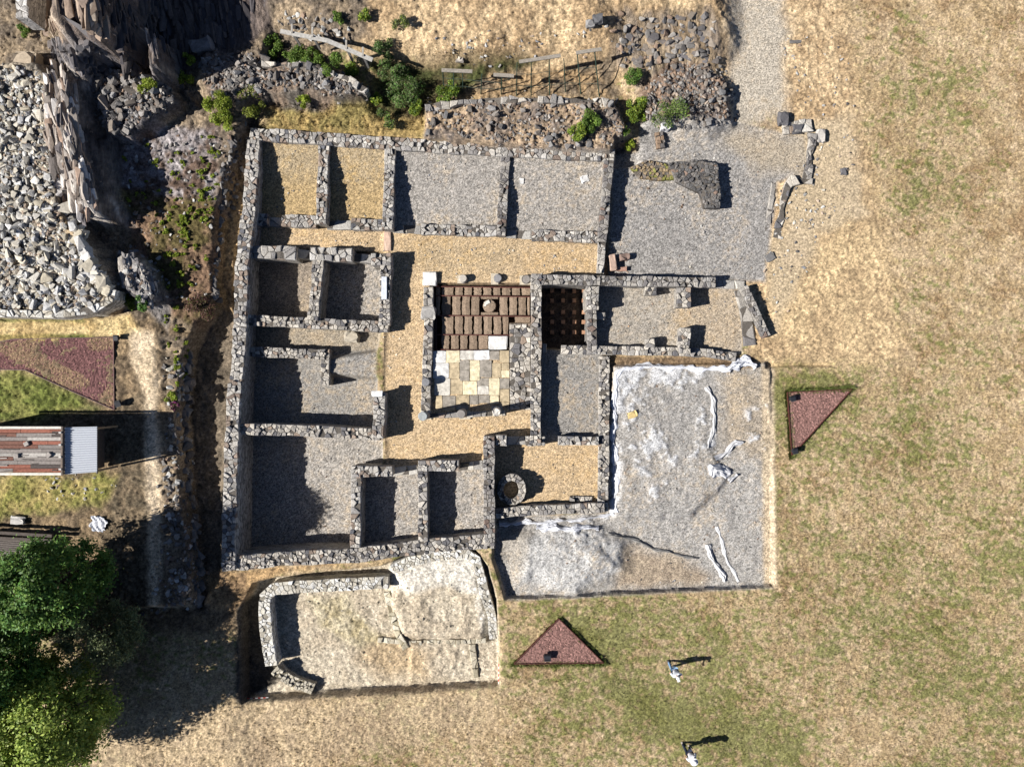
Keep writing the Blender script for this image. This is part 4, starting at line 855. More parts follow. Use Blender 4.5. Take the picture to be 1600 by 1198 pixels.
def fence_metal():
    base = T(830, 130); o = empty('metal_post_fence', (base.x, base.y, base.z), 'row of tall thin green metal posts topped with loose grey planks', 'fence'); L = lambda a, b, z: local(o, (*G(a, b, z), z))
    posts = [(692, 112, 693, 140), (709, 112, 708, 146), (723, 112, 723, 145), (753, 116, 751, 148), (784, 120, 783, 148), (808, 98, 807, 150), (830, 97, 830, 152), (858, 90, 859, 152), (881, 92, 884, 146), (902, 84, 908, 150), (929, 80, 937, 153)]
    for x0, y0, x1, y1 in posts:
        a = L(x0, y0, 2.1); q = T(x1, y1); b = local(o, (q.x, q.y, q.z - .1)); mb = MB(); mb.tube(b, a, .03, .03, 6, alb(52, 74, 62)); mb.build('post', M_metal, o)
    for x0, y0, x1, y1 in ((690, 110, 738, 112), (771, 117, 803, 119), (811, 97, 876, 87), (900, 83, 940, 77)):
        mb = MB(); mb.bar(L(x0, y0, 2.15), L(x1, y1, 2.15), .18, .05, alb(158, 150, 138)); mb.build('plank', M_wood, o)
    for k in range(len(posts) - 1):
        x0, y0, x1, y1 = posts[k]; x2, y2, x3, y3 = posts[k + 1]
        for t in (.35, .7): mb = MB(); mb.tube(L(x0 + (x1 - x0) * t, y0 + (y1 - y0) * t, 2.1 - 1.9 * t), L(x2 + (x3 - x2) * t, y2 + (y3 - y2) * t, 2.1 - 1.9 * t), .012, .012, 4, alb(70, 84, 76)); mb.build('wire', M_metal, o)
fence_metal()

# ------------------------------------------------------------------ white ground cloth showing through the gravel
def cloth(label, runs, amp=.1, col=(232, 234, 240)):
    mb = MB(); rr = random.Random(len(label)); m = 8
    for pts, w0, w1 in runs:
        n = max(6, int(sum(math.dist(a, b) for a, b in zip(pts, pts[1:])) / 3)); Ls = [0]
        for a, b in zip(pts, pts[1:]): Ls.append(Ls[-1] + math.dist(a, b))
        vs = []; ph = rr.uniform(0, 6)
        for k in range(n + 1):
            s = Ls[-1] * k / n; i = 0
            while i < len(Ls) - 2 and s > Ls[i + 1]: i += 1
            u = (s - Ls[i]) / (Ls[i + 1] - Ls[i]); a, b = pts[i], pts[i + 1]; d = ((b[0] - a[0]), (b[1] - a[1])); l = math.hypot(*d); nx, ny = -d[1] / l, d[0] / l
            cx, cy = a[0] + d[0] * u, a[1] + d[1] * u; wd = (w0 + (w1 - w0) * k / n) * (.95 + .3 * math.sin(k * .45 + ph) + .25 * math.sin(k * 1.13 + ph * 2)); sh = (.2 * math.sin(k * .37 + ph * 3) + rr.uniform(-.05, .05)) * wd
            for j in range(m + 1):
                t = j / m - .5; q = T(cx + nx * (t * wd + sh), cy + ny * (t * wd + sh)); e = 1 - abs(2 * t) ** 3
                vs.append((q.x, q.y, q.z + .015 + e * amp * (.3 + .45 * abs(math.sin(j * .9 + k * .33 + ph)) + .12 * rr.random())))
        fs = [(k * (m + 1) + j, k * (m + 1) + j + 1, (k + 1) * (m + 1) + j + 1, (k + 1) * (m + 1) + j) for k in range(n) for j in range(m)]
        mb.add(vs, fs, alb(*col))
    o = mb.build('ground_cloth', M_cloth); bm = bmesh.new(); bm.from_mesh(o.data); bmesh.ops.recalc_face_normals(bm, faces=bm.faces)
    if sum(f.normal.z for f in bm.faces) < 0: bmesh.ops.reverse_faces(bm, faces=bm.faces)
    bm.to_mesh(o.data); bm.free(); return tag(o, label, 'ground cloth')
cloth('long white ground cloth edge rumpled along the left and top of the gravel cover', [([(959, 800), (961, 740), (958, 690), (960, 640), (962, 590), (975, 577), (1000, 571), (1040, 573), (1090, 576), (1140, 577)], 10, 8)], .12)
cloth('bunched white cloth lump at the top right corner of the gravel cover', [([(1136, 576), (1150, 568), (1166, 567), (1180, 572)], 16, 14)], .35)
cloth('white cloth folds with torn ends along the bottom of the ring room wall', [([(780, 818), (805, 816), (840, 816), (880, 813), (930, 808), (958, 801)], 9, 4), ([(838, 822), (870, 826), (900, 824), (935, 824)], 12, 7)], .2)
cloth('white cloth flap raised over the step on the right of the gravel cover', [([(1112, 745), (1122, 735), (1140, 735)], 20, 16), ([(1116, 716), (1132, 708), (1145, 696), (1160, 690)], 9, 7), ([(1138, 752), (1152, 742)], 8, 6)], .26, (214, 214, 216))
cloth('narrow upright white cloth fold with a shadow near the bottom right', [([(1108, 850), (1110, 870), (1120, 885), (1132, 898), (1132, 908)], 7, 8)], .18, (216, 216, 216))
cloth('long thin white cloth fold slanting at the bottom right of the gravel cover', [([(1121, 822), (1128, 850), (1138, 880), (1154, 908)], 6, 4)], .05, (220, 220, 220))
cloth('white cloth ridge curving down the middle of the gravel cover', [([(1104, 604), (1114, 625), (1117, 650), (1112, 680), (1106, 700)], 8, 5)], .14, (198, 198, 198))
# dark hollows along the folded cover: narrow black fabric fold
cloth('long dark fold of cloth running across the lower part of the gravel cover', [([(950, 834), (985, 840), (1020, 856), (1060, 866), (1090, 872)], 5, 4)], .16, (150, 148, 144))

# ------------------------------------------------------------------ rubble: angular stones
def stone_mesh(seed, name, flat=.55):
    rr = random.Random(seed); bm = bmesh.new(); sx, sy, sz = rr.uniform(.75, 1.25), rr.uniform(.5, .9), rr.uniform(.3, flat + .25)
    for _ in range(16):
        v = Vector((rr.uniform(-1, 1), rr.uniform(-1, 1), rr.uniform(-1, 1))); m = max(abs(v.x), abs(v.y), abs(v.z)); v = v / m * rr.uniform(.8, 1)
        bm.verts.new((v.x * sx / 2, v.y * sy / 2, v.z * sz / 2))
    r = bmesh.ops.convex_hull(bm, input=bm.verts)
    bmesh.ops.delete(bm, geom=list({g for g in r['geom_interior'] + r['geom_unused'] if isinstance(g, bmesh.types.BMVert)}), context='VERTS')
    me = bpy.data.meshes.new(name); bm.to_mesh(me); bm.free()
    at = me.color_attributes.new('col', 'FLOAT_COLOR', 'CORNER'); at.data.foreach_set('color', np.ones(len(me.loops) * 4, np.float32)); return me
def inpoly(P, x, y):
    c = False
    for k in range(len(P)):
        (ax, ay), (bx, by) = P[k], P[k - 1]
        if (ay > y) != (by > y) and x < (bx - ax) * (y - ay) / (by - ay) + ax: c = not c
    return c
def scatter(poly, n, rr):
    x0, y0 = np.array(poly).min(0); x1, y1 = np.array(poly).max(0); out = []
    while len(out) < n:
        x, y = rr.uniform(x0, x1), rr.uniform(y0, y1)
        if inpoly(poly, x, y): out.append((x, y))
    return out
PALEV = [stone_mesh(40 + k, 'rubble_stone') for k in range(14)]; DARKV = [stone_mesh(80 + k, 'rubble_slab', .35) for k in range(14)]
for m in PALEV: m.materials.append(M_pale)
for m in DARKV: m.materials.append(M_dark)
def heap(poly, n_big, n_small, big, small, name, label, group, variants, stuffname, stuffmat, tone, seed, lift=.12, spread=.5):
    rr = random.Random(seed); tilt = lambda: (rr.uniform(-spread, spread), rr.uniform(-spread, spread), rr.uniform(0, 6.28))
    for x, y in scatter(poly, n_big, rr):
        p = T(x, y); s = rr.uniform(*big) * (1.25 if rr.random() < .12 else 1); o = bpy.data.objects.new(name, variants[rr.randrange(len(variants))]); C.objects.link(o)
        o.location = (p.x, p.y, p.z + lift * s + rr.uniform(0, .14)); o.scale = (s, s, s); o.rotation_euler = tilt(); tag(o, label, 'stone', group)
    mb = MB()
    for x, y in scatter(poly, n_small, rr):
        x += rr.gauss(0, 6); y += rr.gauss(0, 6)
        p = T(x, y); s = rr.uniform(*small); me = variants[rr.randrange(len(variants))]; M = Matrix.Rotation(rr.uniform(0, 6.28), 3, 'Z') @ Matrix.Rotation(rr.uniform(-.6, .6), 3, 'X') @ Matrix.Rotation(rr.uniform(-.6, .6), 3, 'Y')
        base = Vector((p.x, p.y, p.z + .1 * s)); v = rr.uniform(.65, 1.2); c = alb(*rr.choice(tone)) * v
        mb.add([base + M @ (q.co * s) for q in me.vertices], [tuple(f.vertices) for f in me.polygons], c)
    if n_small: tag(mb.build(stuffname, stuffmat), kind='stuff')
PTONE = [(206, 204, 198), (186, 184, 178), (216, 208, 190), (160, 160, 162), (190, 170, 150)]; DTONE = [(132, 127, 122), (150, 145, 139), (108, 105, 104), (152, 130, 112), (172, 166, 158)]
heap([(-12, 108), (55, 112), (72, 180), (76, 250), (82, 330), (110, 372), (150, 425), (166, 458), (140, 480), (88, 486), (-12, 484)], 300, 2600, (.30, .52), (.10, .32), 'rubble_stone', 'pale angular stone in the rubble heap at the left edge', 'stones of the pale rubble heap', PALEV, 'pale_rubble', M_stone, PTONE, 1)
heap([(312, 92), (400, 88), (470, 100), (545, 124), (575, 148), (520, 146), (440, 128), (400, 146), (330, 150)], 60, 900, (.28, .5), (.08, .3), 'rubble_slab', 'dark schist slab in the rubble spread above the upper left room', 'slabs of the upper left rubble', DARKV, 'dark_rubble', M_stone, DTONE, 2)
heap([(1010, 150), (1040, 108), (1075, 98), (1138, 112), (1145, 180), (1120, 200), (1060, 190), (1012, 192)], 50, 620, (.22, .42), (.07, .26), 'rubble_slab', 'dark schist slab in the rubble patch beside the gravel path', 'slabs of the rubble beside the path', DARKV, 'dark_rubble', M_stone, DTONE + [(176, 160, 144)], 3)
heap([(150, 128), (185, 108), (225, 118), (262, 138), (270, 160), (235, 182), (198, 212), (165, 198), (152, 160)], 60, 460, (.34, .62), (.16, .36), 'rubble_slab', 'dark schist slab in the rubble spur under the shaded cliff', 'slabs of the rubble under the cliff', DARKV, 'dark_rubble', M_stone, DTONE + [(176, 174, 172)], 4)
heap([(668, 160), (800, 156), (965, 158), (985, 200), (950, 232), (800, 226), (668, 208)], 40, 700, (.26, .5), (.05, .24), 'rubble_slab', 'brownish stone set in the rubble strip above the northern rooms', 'stones of the rubble strip', DARKV, 'dark_rubble', M_stone, DTONE + [(158, 134, 114)], 5)
def strip(label, group, pts, n, size, variants, wpx, seed, name='rubble_slab'):
    rr = random.Random(seed)
    for k in range(n):
        t = (k + rr.random()) / n * (len(pts) - 1); i = min(int(t), len(pts) - 2); a, b = pts[i], pts[i + 1]; u = t - i
        p = T(a[0] + (b[0] - a[0]) * u + rr.uniform(-wpx, wpx), a[1] + (b[1] - a[1]) * u + rr.uniform(-2, 2)); s_ = rr.uniform(*size)
        o = bpy.data.objects.new(name, variants[rr.randrange(len(variants))]); C.objects.link(o); o.location = (p.x, p.y, p.z + .1 * s_); o.scale = (s_, s_, s_); o.rotation_euler = (rr.uniform(-.3, .3), rr.uniform(-.3, .3), rr.uniform(0, 6.28)); tag(o, label, 'stone', group)
strip('grey slab on the rocky bank edge above the trench along the left wall', 'slabs on the bank edge above the trench', [(296, 555), (292, 600), (288, 655), (291, 705), (295, 750), (304, 800), (308, 860), (311, 945)], 55, (.35, .75), DARKV, 4, 51)
strip('dark slab on the broken edge of the mossy bank by the upper left wall', 'slabs on the edge of the mossy bank', [(343, 215), (348, 300), (347, 345), (340, 400), (335, 450), (341, 472)], 33, (.25, .6), DARKV, 3, 52)
strip('big pale block in the row between the schist ridge and the rubble heap', 'big pale blocks beside the rubble heap', [(100, 322), (112, 345), (128, 372), (142, 400), (158, 436), (168, 455)], 22, (.7, 1.05), PALEV, 6, 53, 'stone_block')
for poly, n, sz, tone, sd in [([(200, 395), (245, 430), (252, 470), (225, 480), (195, 440)], 90, (.12, .4), DTONE + PTONE[:2], 6), ([(255, 700), (296, 710), (312, 860), (314, 945), (262, 950)], 190, (.12, .42), DTONE + PTONE[:2], 7), ([(345, 210), (392, 205), (385, 260), (372, 330), (350, 330)], 90, (.12, .38), DTONE, 8),
        ([(262, 560), (292, 570), (290, 700), (264, 700)], 70, (.12, .4), PTONE[:3] + DTONE[:2], 9), ([(1205, 290), (1330, 200), (1330, 280), (1260, 420), (1200, 520)], 120, (.06, .22), DTONE + PTONE, 10), ([(960, 30), (1110, 25), (1125, 90), (970, 110)], 110, (.12, .5), DTONE, 11), ([(430, 30), (520, 20), (545, 60), (470, 62)], 60, (.14, .4), PTONE[:2] + DTONE, 12), ([(690, 60), (960, 40), (950, 85), (700, 105)], 70, (.06, .25), PTONE + DTONE[:2], 13),
        ([(60, 742), (180, 748), (170, 775), (70, 770)], 26, (.08, .24), PTONE, 14), ([(215, 925), (300, 880), (300, 950), (230, 960)], 40, (.14, .34), PTONE[:2] + DTONE, 15), ([(1215, 60), (1330, 60), (1330, 190), (1225, 180)], 60, (.05, .2), DTONE + PTONE, 16), ([(985, 265), (1130, 330), (1100, 360), (1010, 300)], 30, (.06, .2), DTONE + PTONE, 17),
        ([(430, 920), (600, 905), (755, 890), (765, 1050), (440, 1060)], 160, (.04, .16), [(210, 202, 182), (186, 176, 152), (168, 158, 138)], 18), ([(190, 210), (340, 200), (338, 460), (220, 470)], 150, (.08, .3), DTONE + PTONE[:2], 19)]:
    heap(poly, 0, n, sz, sz, '', '', '', DARKV, 'loose_rubble', M_stone, tone, sd)
for poly, n, tone, sd in [([(395, 222), (950, 248), (938, 368), (392, 338)], 170, DTONE + PTONE, 30), ([(390, 352), (600, 362), (934, 384), (934, 432), (640, 425), (640, 600), (610, 720), (602, 510), (610, 400), (390, 384)], 150, PTONE + [(150, 128, 96)], 31), ([(380, 560), (590, 600), (590, 660), (380, 660)], 60, DTONE, 32), ([(375, 690), (600, 690), (550, 840), (370, 860)], 90, DTONE + PTONE[:1], 33),
        ([(570, 742), (752, 735), (752, 836), (570, 845)], 60, DTONE, 34), ([(850, 560), (934, 560), (934, 680), (850, 680)], 60, DTONE + PTONE, 35), ([(940, 455), (1150, 455), (1140, 540), (940, 535)], 110, DTONE + [(170, 140, 110)], 36), ([(965, 240), (1190, 230), (1185, 430), (960, 430)], 160, DTONE + PTONE, 37), ([(965, 580), (1195, 580), (1200, 905), (800, 925), (790, 830), (960, 810)], 420, PTONE + DTONE, 38), ([(780, 700), (930, 700), (930, 790), (830, 790)], 30, DTONE, 39)]:
    heap(poly, 0, n, (.03, .13), (.03, .13), '', '', '', DARKV, 'loose_rubble', M_stone, tone, sd)
# ------------------------------------------------------------------ rock faces: tilted schist blades breaking through the ground
def outcrop(label, poly, n, lx, ly, lz, cols, seed, lean=.35, rz=(.08, .24), up=.02):
    rr = random.Random(seed); mb = MB(); n = int(n * 1.35)
    for x, y in scatter(poly, n, rr):
        p = T(x, y); a, b, h = rr.uniform(*lx) * .8, rr.uniform(*ly) * .58, rr.uniform(*lz) * .28; M = Matrix.Rotation(rr.uniform(*rz), 3, 'Z') @ Matrix.Rotation(rr.uniform(-.06, .06), 3, 'X') @ Matrix.Rotation(rr.uniform(.08, lean * .8), 3, 'Y')
        me = DARKV[rr.randrange(14)]; q = [Vector((v.co.x * a, v.co.y * b * 1.4, v.co.z * h * 2.2)) for v in me.vertices]
        mb.add([p + Vector((0, 0, h * up)) + M @ v for v in q], [tuple(f.vertices) for f in me.polygons], alb(*rr.choice(cols)) * rr.uniform(.75, 1.15))
    q = np.array(poly, float); g = 8; cx_, cy_ = q.mean(0); nx_ = int(np.ptp(q[:, 0]) / g) + 5; ny_ = int(np.ptp(q[:, 1]) / g) + 5; gx, gy = q[:, 0].min() - 2 * g, q[:, 1].min() - 2 * g
    vs = [T(gx + i * g, gy + j * g) - Vector((0, 0, .07)) for j in range(ny_) for i in range(nx_)]
    fs = [(j * nx_ + i, (j + 1) * nx_ + i, (j + 1) * nx_ + i + 1, j * nx_ + i + 1) for j in range(ny_ - 1) for i in range(nx_ - 1) if float(sdist(poly, np.array([gx + (i + .5) * g]), np.array([gy + (j + .5) * g]))[0]) < 14]
    mb.add(vs, fs, alb(*cols[0]))
    return tag(mb.build('rock_outcrop', M_stone), label, 'rock outcrop')
RC = [(150, 136, 124), (118, 112, 112), (196, 184, 172), (134, 126, 120)]
outcrop('pale and dark schist ridge running down beside the pale rubble heap', [(72, 115), (100, 105), (118, 125), (124, 190), (132, 250), (150, 300), (150, 330), (110, 330), (86, 285), (74, 200)], 150, (.2, .55), (1.2, 3.2), (.5, 1.1), RC + [(232, 226, 220), (214, 204, 192), (186, 160, 140)], 21)
outcrop('tall brown schist cliff top at the upper left corner', [(66, -5), (150, -5), (156, 30), (142, 58), (104, 62), (70, 45)], 90, (.25, .7), (1.4, 3.4), (.5, 1.2), [(186, 166, 146), (166, 146, 128), (200, 182, 162), (150, 132, 118)], 22)
outcrop('dark schist step under the tall cliff top', [(78, 66), (150, 68), (165, 88), (150, 112), (108, 110), (84, 92)], 70, (.2, .6), (.7, 2.0), (.4, .9), [(116, 112, 112), (140, 132, 128), (96, 94, 96)], 23)
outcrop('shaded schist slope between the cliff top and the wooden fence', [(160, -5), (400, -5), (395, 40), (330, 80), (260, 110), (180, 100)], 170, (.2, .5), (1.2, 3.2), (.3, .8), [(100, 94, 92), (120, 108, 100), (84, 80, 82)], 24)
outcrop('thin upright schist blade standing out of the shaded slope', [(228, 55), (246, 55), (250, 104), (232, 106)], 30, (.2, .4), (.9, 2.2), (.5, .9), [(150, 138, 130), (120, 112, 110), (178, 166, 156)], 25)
outcrop('jagged grey rock end on the bank below the rubble heap', [(182, 402), (204, 396), (238, 430), (250, 468), (220, 474), (194, 442)], 45, (.2, .5), (.6, 1.6), (.3, .7), [(150, 146, 144), (180, 174, 168), (120, 116, 116)], 26)
outcrop('weathered grey bedrock ribs beside the top of the gravel path', [(968, 30), (1108, 20), (1128, 60), (1118, 100), (1000, 115), (972, 84)], 40, (.3, .8), (.4, 1.2), (.1, .3), [(134, 126, 120), (120, 116, 116), (156, 144, 130)], 27, .2, (1.0, 1.5), .1)

# ------------------------------------------------------------------ plants
def leaves(name, clumps, n, ls, cols, parent, seed, up=.5, flat=1.0, mat_=None):
    if name != 'crown': n = int(n * 1.8); ls *= .78
    """clumps: (x, y, z, radius, brightness); one mesh of many small leaf faces"""
    r = np.random.default_rng(seed); K = np.array(clumps, float); wgt = K[:, 3] ** 2; ci = r.choice(len(K), n, p=wgt / wgt.sum())
    d = r.normal(size=(n, 3)); d /= np.linalg.norm(d, axis=1)[:, None]; rad = K[ci, 3] * (r.random(n) ** .45 if name != 'crown' else 1.25 * np.abs(r.normal(size=n)) * .75)
    c = K[ci, :3] + d * rad[:, None] * np.array([1, 1, flat])
    nrm = r.normal(size=(n, 3)) * .8 + d * .6 + np.array([0, 0, up]); nrm /= np.linalg.norm(nrm, axis=1)[:, None]
    t = np.cross(nrm, r.normal(size=(n, 3))); t /= np.linalg.norm(t, axis=1)[:, None]; b = np.cross(nrm, t)
    s = r.uniform(.6, 1.35, n)[:, None] * ls
    V = np.stack([c - t * s, c - b * s * .5 + t * s * .1, c + t * s, c + b * s * .5 + t * s * .1], 1).reshape(-1, 3)
    me = bpy.data.meshes.new(name); me.vertices.add(4 * n); me.vertices.foreach_set('co', V.astype(np.float32).ravel())
    me.loops.add(4 * n); me.loops.foreach_set('vertex_index', np.arange(4 * n, dtype=np.int32)); me.polygons.add(n); me.polygons.foreach_set('loop_start', np.arange(0, 4 * n, 4, dtype=np.int32)); me.update(calc_edges=True)
    pal = np.array([alb(*q) for q in cols]); cc = pal[r.integers(0, len(pal), n)] * r.uniform(.7, 1.25, n)[:, None] * K[ci, 4][:, None]
    at = me.color_attributes.new('col', 'FLOAT_COLOR', 'POINT'); at.data.foreach_set('color', np.repeat(np.concatenate([cc, np.ones((n, 1))], 1), 4, axis=0).astype(np.float32).ravel())
    return link(name, me, mat_ or M_leaf, parent)
LIME = [(158, 178, 58), (138, 160, 50), (176, 186, 78)]; MID = [(112, 142, 60), (94, 126, 52), (136, 160, 72)]; DEEP = [(98, 138, 64), (84, 124, 58), (120, 154, 74)]; OLIVE = [(122, 134, 88), (104, 118, 74), (144, 150, 108)]
def tree(label, gx, gy, zb, h, rad, n, cols, seed, leaf=.12, base=.3, nc=60):
    rr = random.Random(seed); o = empty('tree', (gx, gy, zb), label, 'tree'); mb = MB(); cl = []
    for k in range(nc):
        a = rr.uniform(0, 6.28); t = rr.uniform(base, 1); ring = rad * math.sqrt(max(0, 1 - ((t - .55) / .5) ** 2)) if abs(t - .55) < .5 else .2
        q = ring * math.sqrt(rr.uniform(.15, 1)); cl.append((q * math.cos(a), q * math.sin(a), h * t, rr.uniform(.24, .56) * rad / 3, rr.uniform(.6, 1.3)))
    mb.tube((0, 0, -.3), (.15, .1, h * .4), .2, .14, 10, (1, 1, 1)); mb.tube((.15, .1, h * .38), (.05, -.1, h * .85), .14, .04, 8)
    for c in cl[::2]:
        z0 = h * rr.uniform(.25, .6); m = Vector((c[0] * .5, c[1] * .5, (z0 + c[2]) / 2 + .2)); mb.tube((.12, .05, z0), m, .06, .035, 6); mb.tube(m, c[:3], .035, .01, 5)
    mb.build('trunk', M_bark, o); leaves('crown', cl, n, leaf, cols, o, seed, up=.9); return o
def gp(px, py, z=0): return G(px, py, z)
tree('tall dark green tree at the left edge below the plank stack', *gp(150, 878, 1.0), .9, 6.9, 2.0, 42000, DEEP + MID[:1], 1, .085, .2, 170)
tree('bright green broadleaf tree filling the bottom left corner', *gp(122, 1085, .3), .2, 5.8, 3.1, 62000, [(196, 212, 104), (164, 186, 82), (180, 198, 96), (140, 168, 74)], 2, .09, .22, 190)
tree('broad green tree cut off by the left edge', *gp(45, 1000, .8), .6, 6.6, 3.0, 52000, DEEP + MID[:1], 3, .09, .3, 160)
tree('grey green olive-like small tree in the shade right of the dark trees', *gp(185, 975, .6), .5, 3.6, 1.8, 24000, OLIVE + [(140, 150, 104)], 4, .06, .2, 60)
def bush(label, px, py, rpx, cols, n, seed, ls=.06, hgt=.8, name='bush', cat='bush', group=None, clumps=9, lift=.2):
    rr = random.Random(seed); p = T(px, py); r = rpx * (H - p.z) / F; cl = []
    for k in range(clumps):
        a = rr.uniform(0, 6.28); q = r * .75 * math.sqrt(rr.random()); cl.append((q * math.cos(a), q * math.sin(a), lift + r * hgt * rr.uniform(.1, .8), r * rr.uniform(.25, .45), rr.uniform(.7, 1.25)))
    o = leaves(name, cl, n, ls, cols, None, seed); o.location = p; return tag(o, label, cat, group)
BL = [('bright lime bush against the foot of the shaded cliff, upper one', 299, 96, 12, LIME, 700), ('lime bush between the shaded cliff and the dark rubble, lower one', 292, 126, 15, LIME, 1000), ('round lime bush on top of the rubble spur', 237, 141, 16, LIME, 1100),
      ('largest sprawling lime bush above the upper left corner of the ruin', 346, 166, 22, LIME, 1700), ('lime bush hanging towards the mossy bank', 352, 194, 20, LIME, 1300), ('low olive green bush right of the sprawling lime bush', 396, 164, 24, [(140, 150, 60), (120, 128, 56)], 1300), ('small bright bush on the dry bank above the first tan room', 476, 161, 12, LIME, 600),
      ('dense green bush at the left end of the row under the wooden fence', 432, 76, 18, MID, 1500), ('dense green bush, second of the row under the wooden fence', 462, 88, 20, MID, 1700), ('dense green bush, middle of the row under the wooden fence', 495, 99, 22, MID, 1800), ('dense green bush, fourth of the row under the wooden fence', 525, 112, 20, MID, 1600), ('leafy green bush at the right end of the row under the wooden fence', 553, 118, 18, MID + LIME[:1], 1400),
      ('small fresh green bush at the corner of the rubble bank', 590, 160, 12, MID + LIME, 700), ('large airy dark green shrub in the ditch left of the metal posts', 636, 142, 34, OLIVE + DEEP, 2600), ('dark shrub at the head of the ditch below the dry slope', 612, 112, 24, DEEP + OLIVE, 1600), ('low green bush under the first metal posts', 698, 150, 20, MID + LIME[:1], 1500), ('green tuft of bush above the second tan room', 608, 188, 18, MID + OLIVE, 900), ('small green bush on the slope above the second tan room', 650, 172, 14, MID + LIME, 700),
      ('bright green bush close to the top wall of the rightmost northern room', 902, 208, 15, LIME + MID, 1200), ('darker green bush leaning on the bright one above the rightmost northern room', 922, 192, 18, MID, 1300), ('round full green bush above the hollow in the yard', 994, 174, 22, LIME + MID, 2000), ('sparse weedy bush spreading right of the round full bush', 1040, 180, 30, MID + OLIVE, 1300), ('small dark green bush at the end of the metal post fence', 990, 124, 15, DEEP + MID, 1000), ('small lime bush at the edge of the hollow in the yard', 982, 230, 10, LIME, 450), ('small green bush among stones right of the bright bush', 978, 208, 8, MID, 350),
      ('dark green bush on the path edge below the jagged rock', 206, 472, 13, [(104, 124, 40), (86, 104, 36)], 900), ('dark shrub in the shade of the jagged rock', 226, 474, 14, DEEP, 700), ('lime bush beside purple flowers on the rocky bank', 271, 620, 10, LIME, 600), ('purple flowering plant on the rocky bank', 275, 633, 9, [(150, 60, 120), (128, 50, 104), (96, 108, 50)], 450), ('reddish heather bush on the bank above the trench', 318, 478, 26, [(120, 84, 80), (104, 78, 60), (96, 92, 56)], 1600),
      ('green bush on the dry slope near the top of the picture', 572, 28, 12, MID + LIME, 500), ('pale green bush on the dry slope above the ditch', 625, 38, 16, OLIVE + LIME[:1], 600), ('green bush beside the pale stones above the wooden fence', 528, 34, 12, MID, 600), ('dark green shrub on the slope edge above the ditch', 600, 80, 18, OLIVE + DEEP, 900), ('small green bush at the left end of the cliff terrace', 44, 52, 12, MID, 600)]
for i, (lab, x, y, r, cols, n) in enumerate(BL): bush(lab, x, y, r, cols, n, 500 + i)
# small lime tufts on the mossy bank: one of each kind, then copies
rr = random.Random(77); protos = []
for k in range(4):
    o = bush('small lime green tuft on the mossy bank beside the tall left wall', 300, 300, 6, LIME + [(120, 130, 40)], 150, 900 + k, .045, .6, 'plant_tuft', 'plant', 'lime tufts on the mossy bank', 4, .03); protos.append(o)
TP = [(330, 212), (335, 235), (338, 250), (325, 262), (340, 285), (205, 315), (215, 300), (232, 282), (228, 230), (272, 268), (280, 280), (268, 300), (200, 250), (310, 300), (300, 290), (262, 330), (285, 340), (255, 362), (262, 366), (280, 350), (292, 365), (296, 372), (285, 385), (290, 400), (265, 400), (268, 408), (275, 420), (285, 424), (282, 442), (300, 470), (258, 490), (280, 530), (290, 535), (275, 548), (294, 550), (276, 565), (280, 575), (312, 345), (240, 320), (302, 420), (300, 330), (322, 310), (330, 330), (312, 272), (248, 255), (302, 245)]
TP += scatter([(318, 205), (345, 215), (338, 330), (312, 330)], 18, rr) + scatter([(240, 330), (330, 330), (318, 470), (262, 480)], 34, rr) + scatter([(200, 240), (300, 220), (300, 320), (210, 320)], 14, rr) + scatter([(262, 500), (296, 520), (292, 600), (268, 600)], 12, rr)
for i, (x, y) in enumerate(TP):
    o = protos[i] if i < 4 else protos[i % 4].copy()
    if i >= 4: C.objects.link(o)
    p = T(x + rr.uniform(-4, 4), y + rr.uniform(-4, 4)); o.location = p; s = rr.uniform(.6, 1.35); o.scale = (s, s, s); o.rotation_euler = (0, 0, rr.uniform(0, 6))
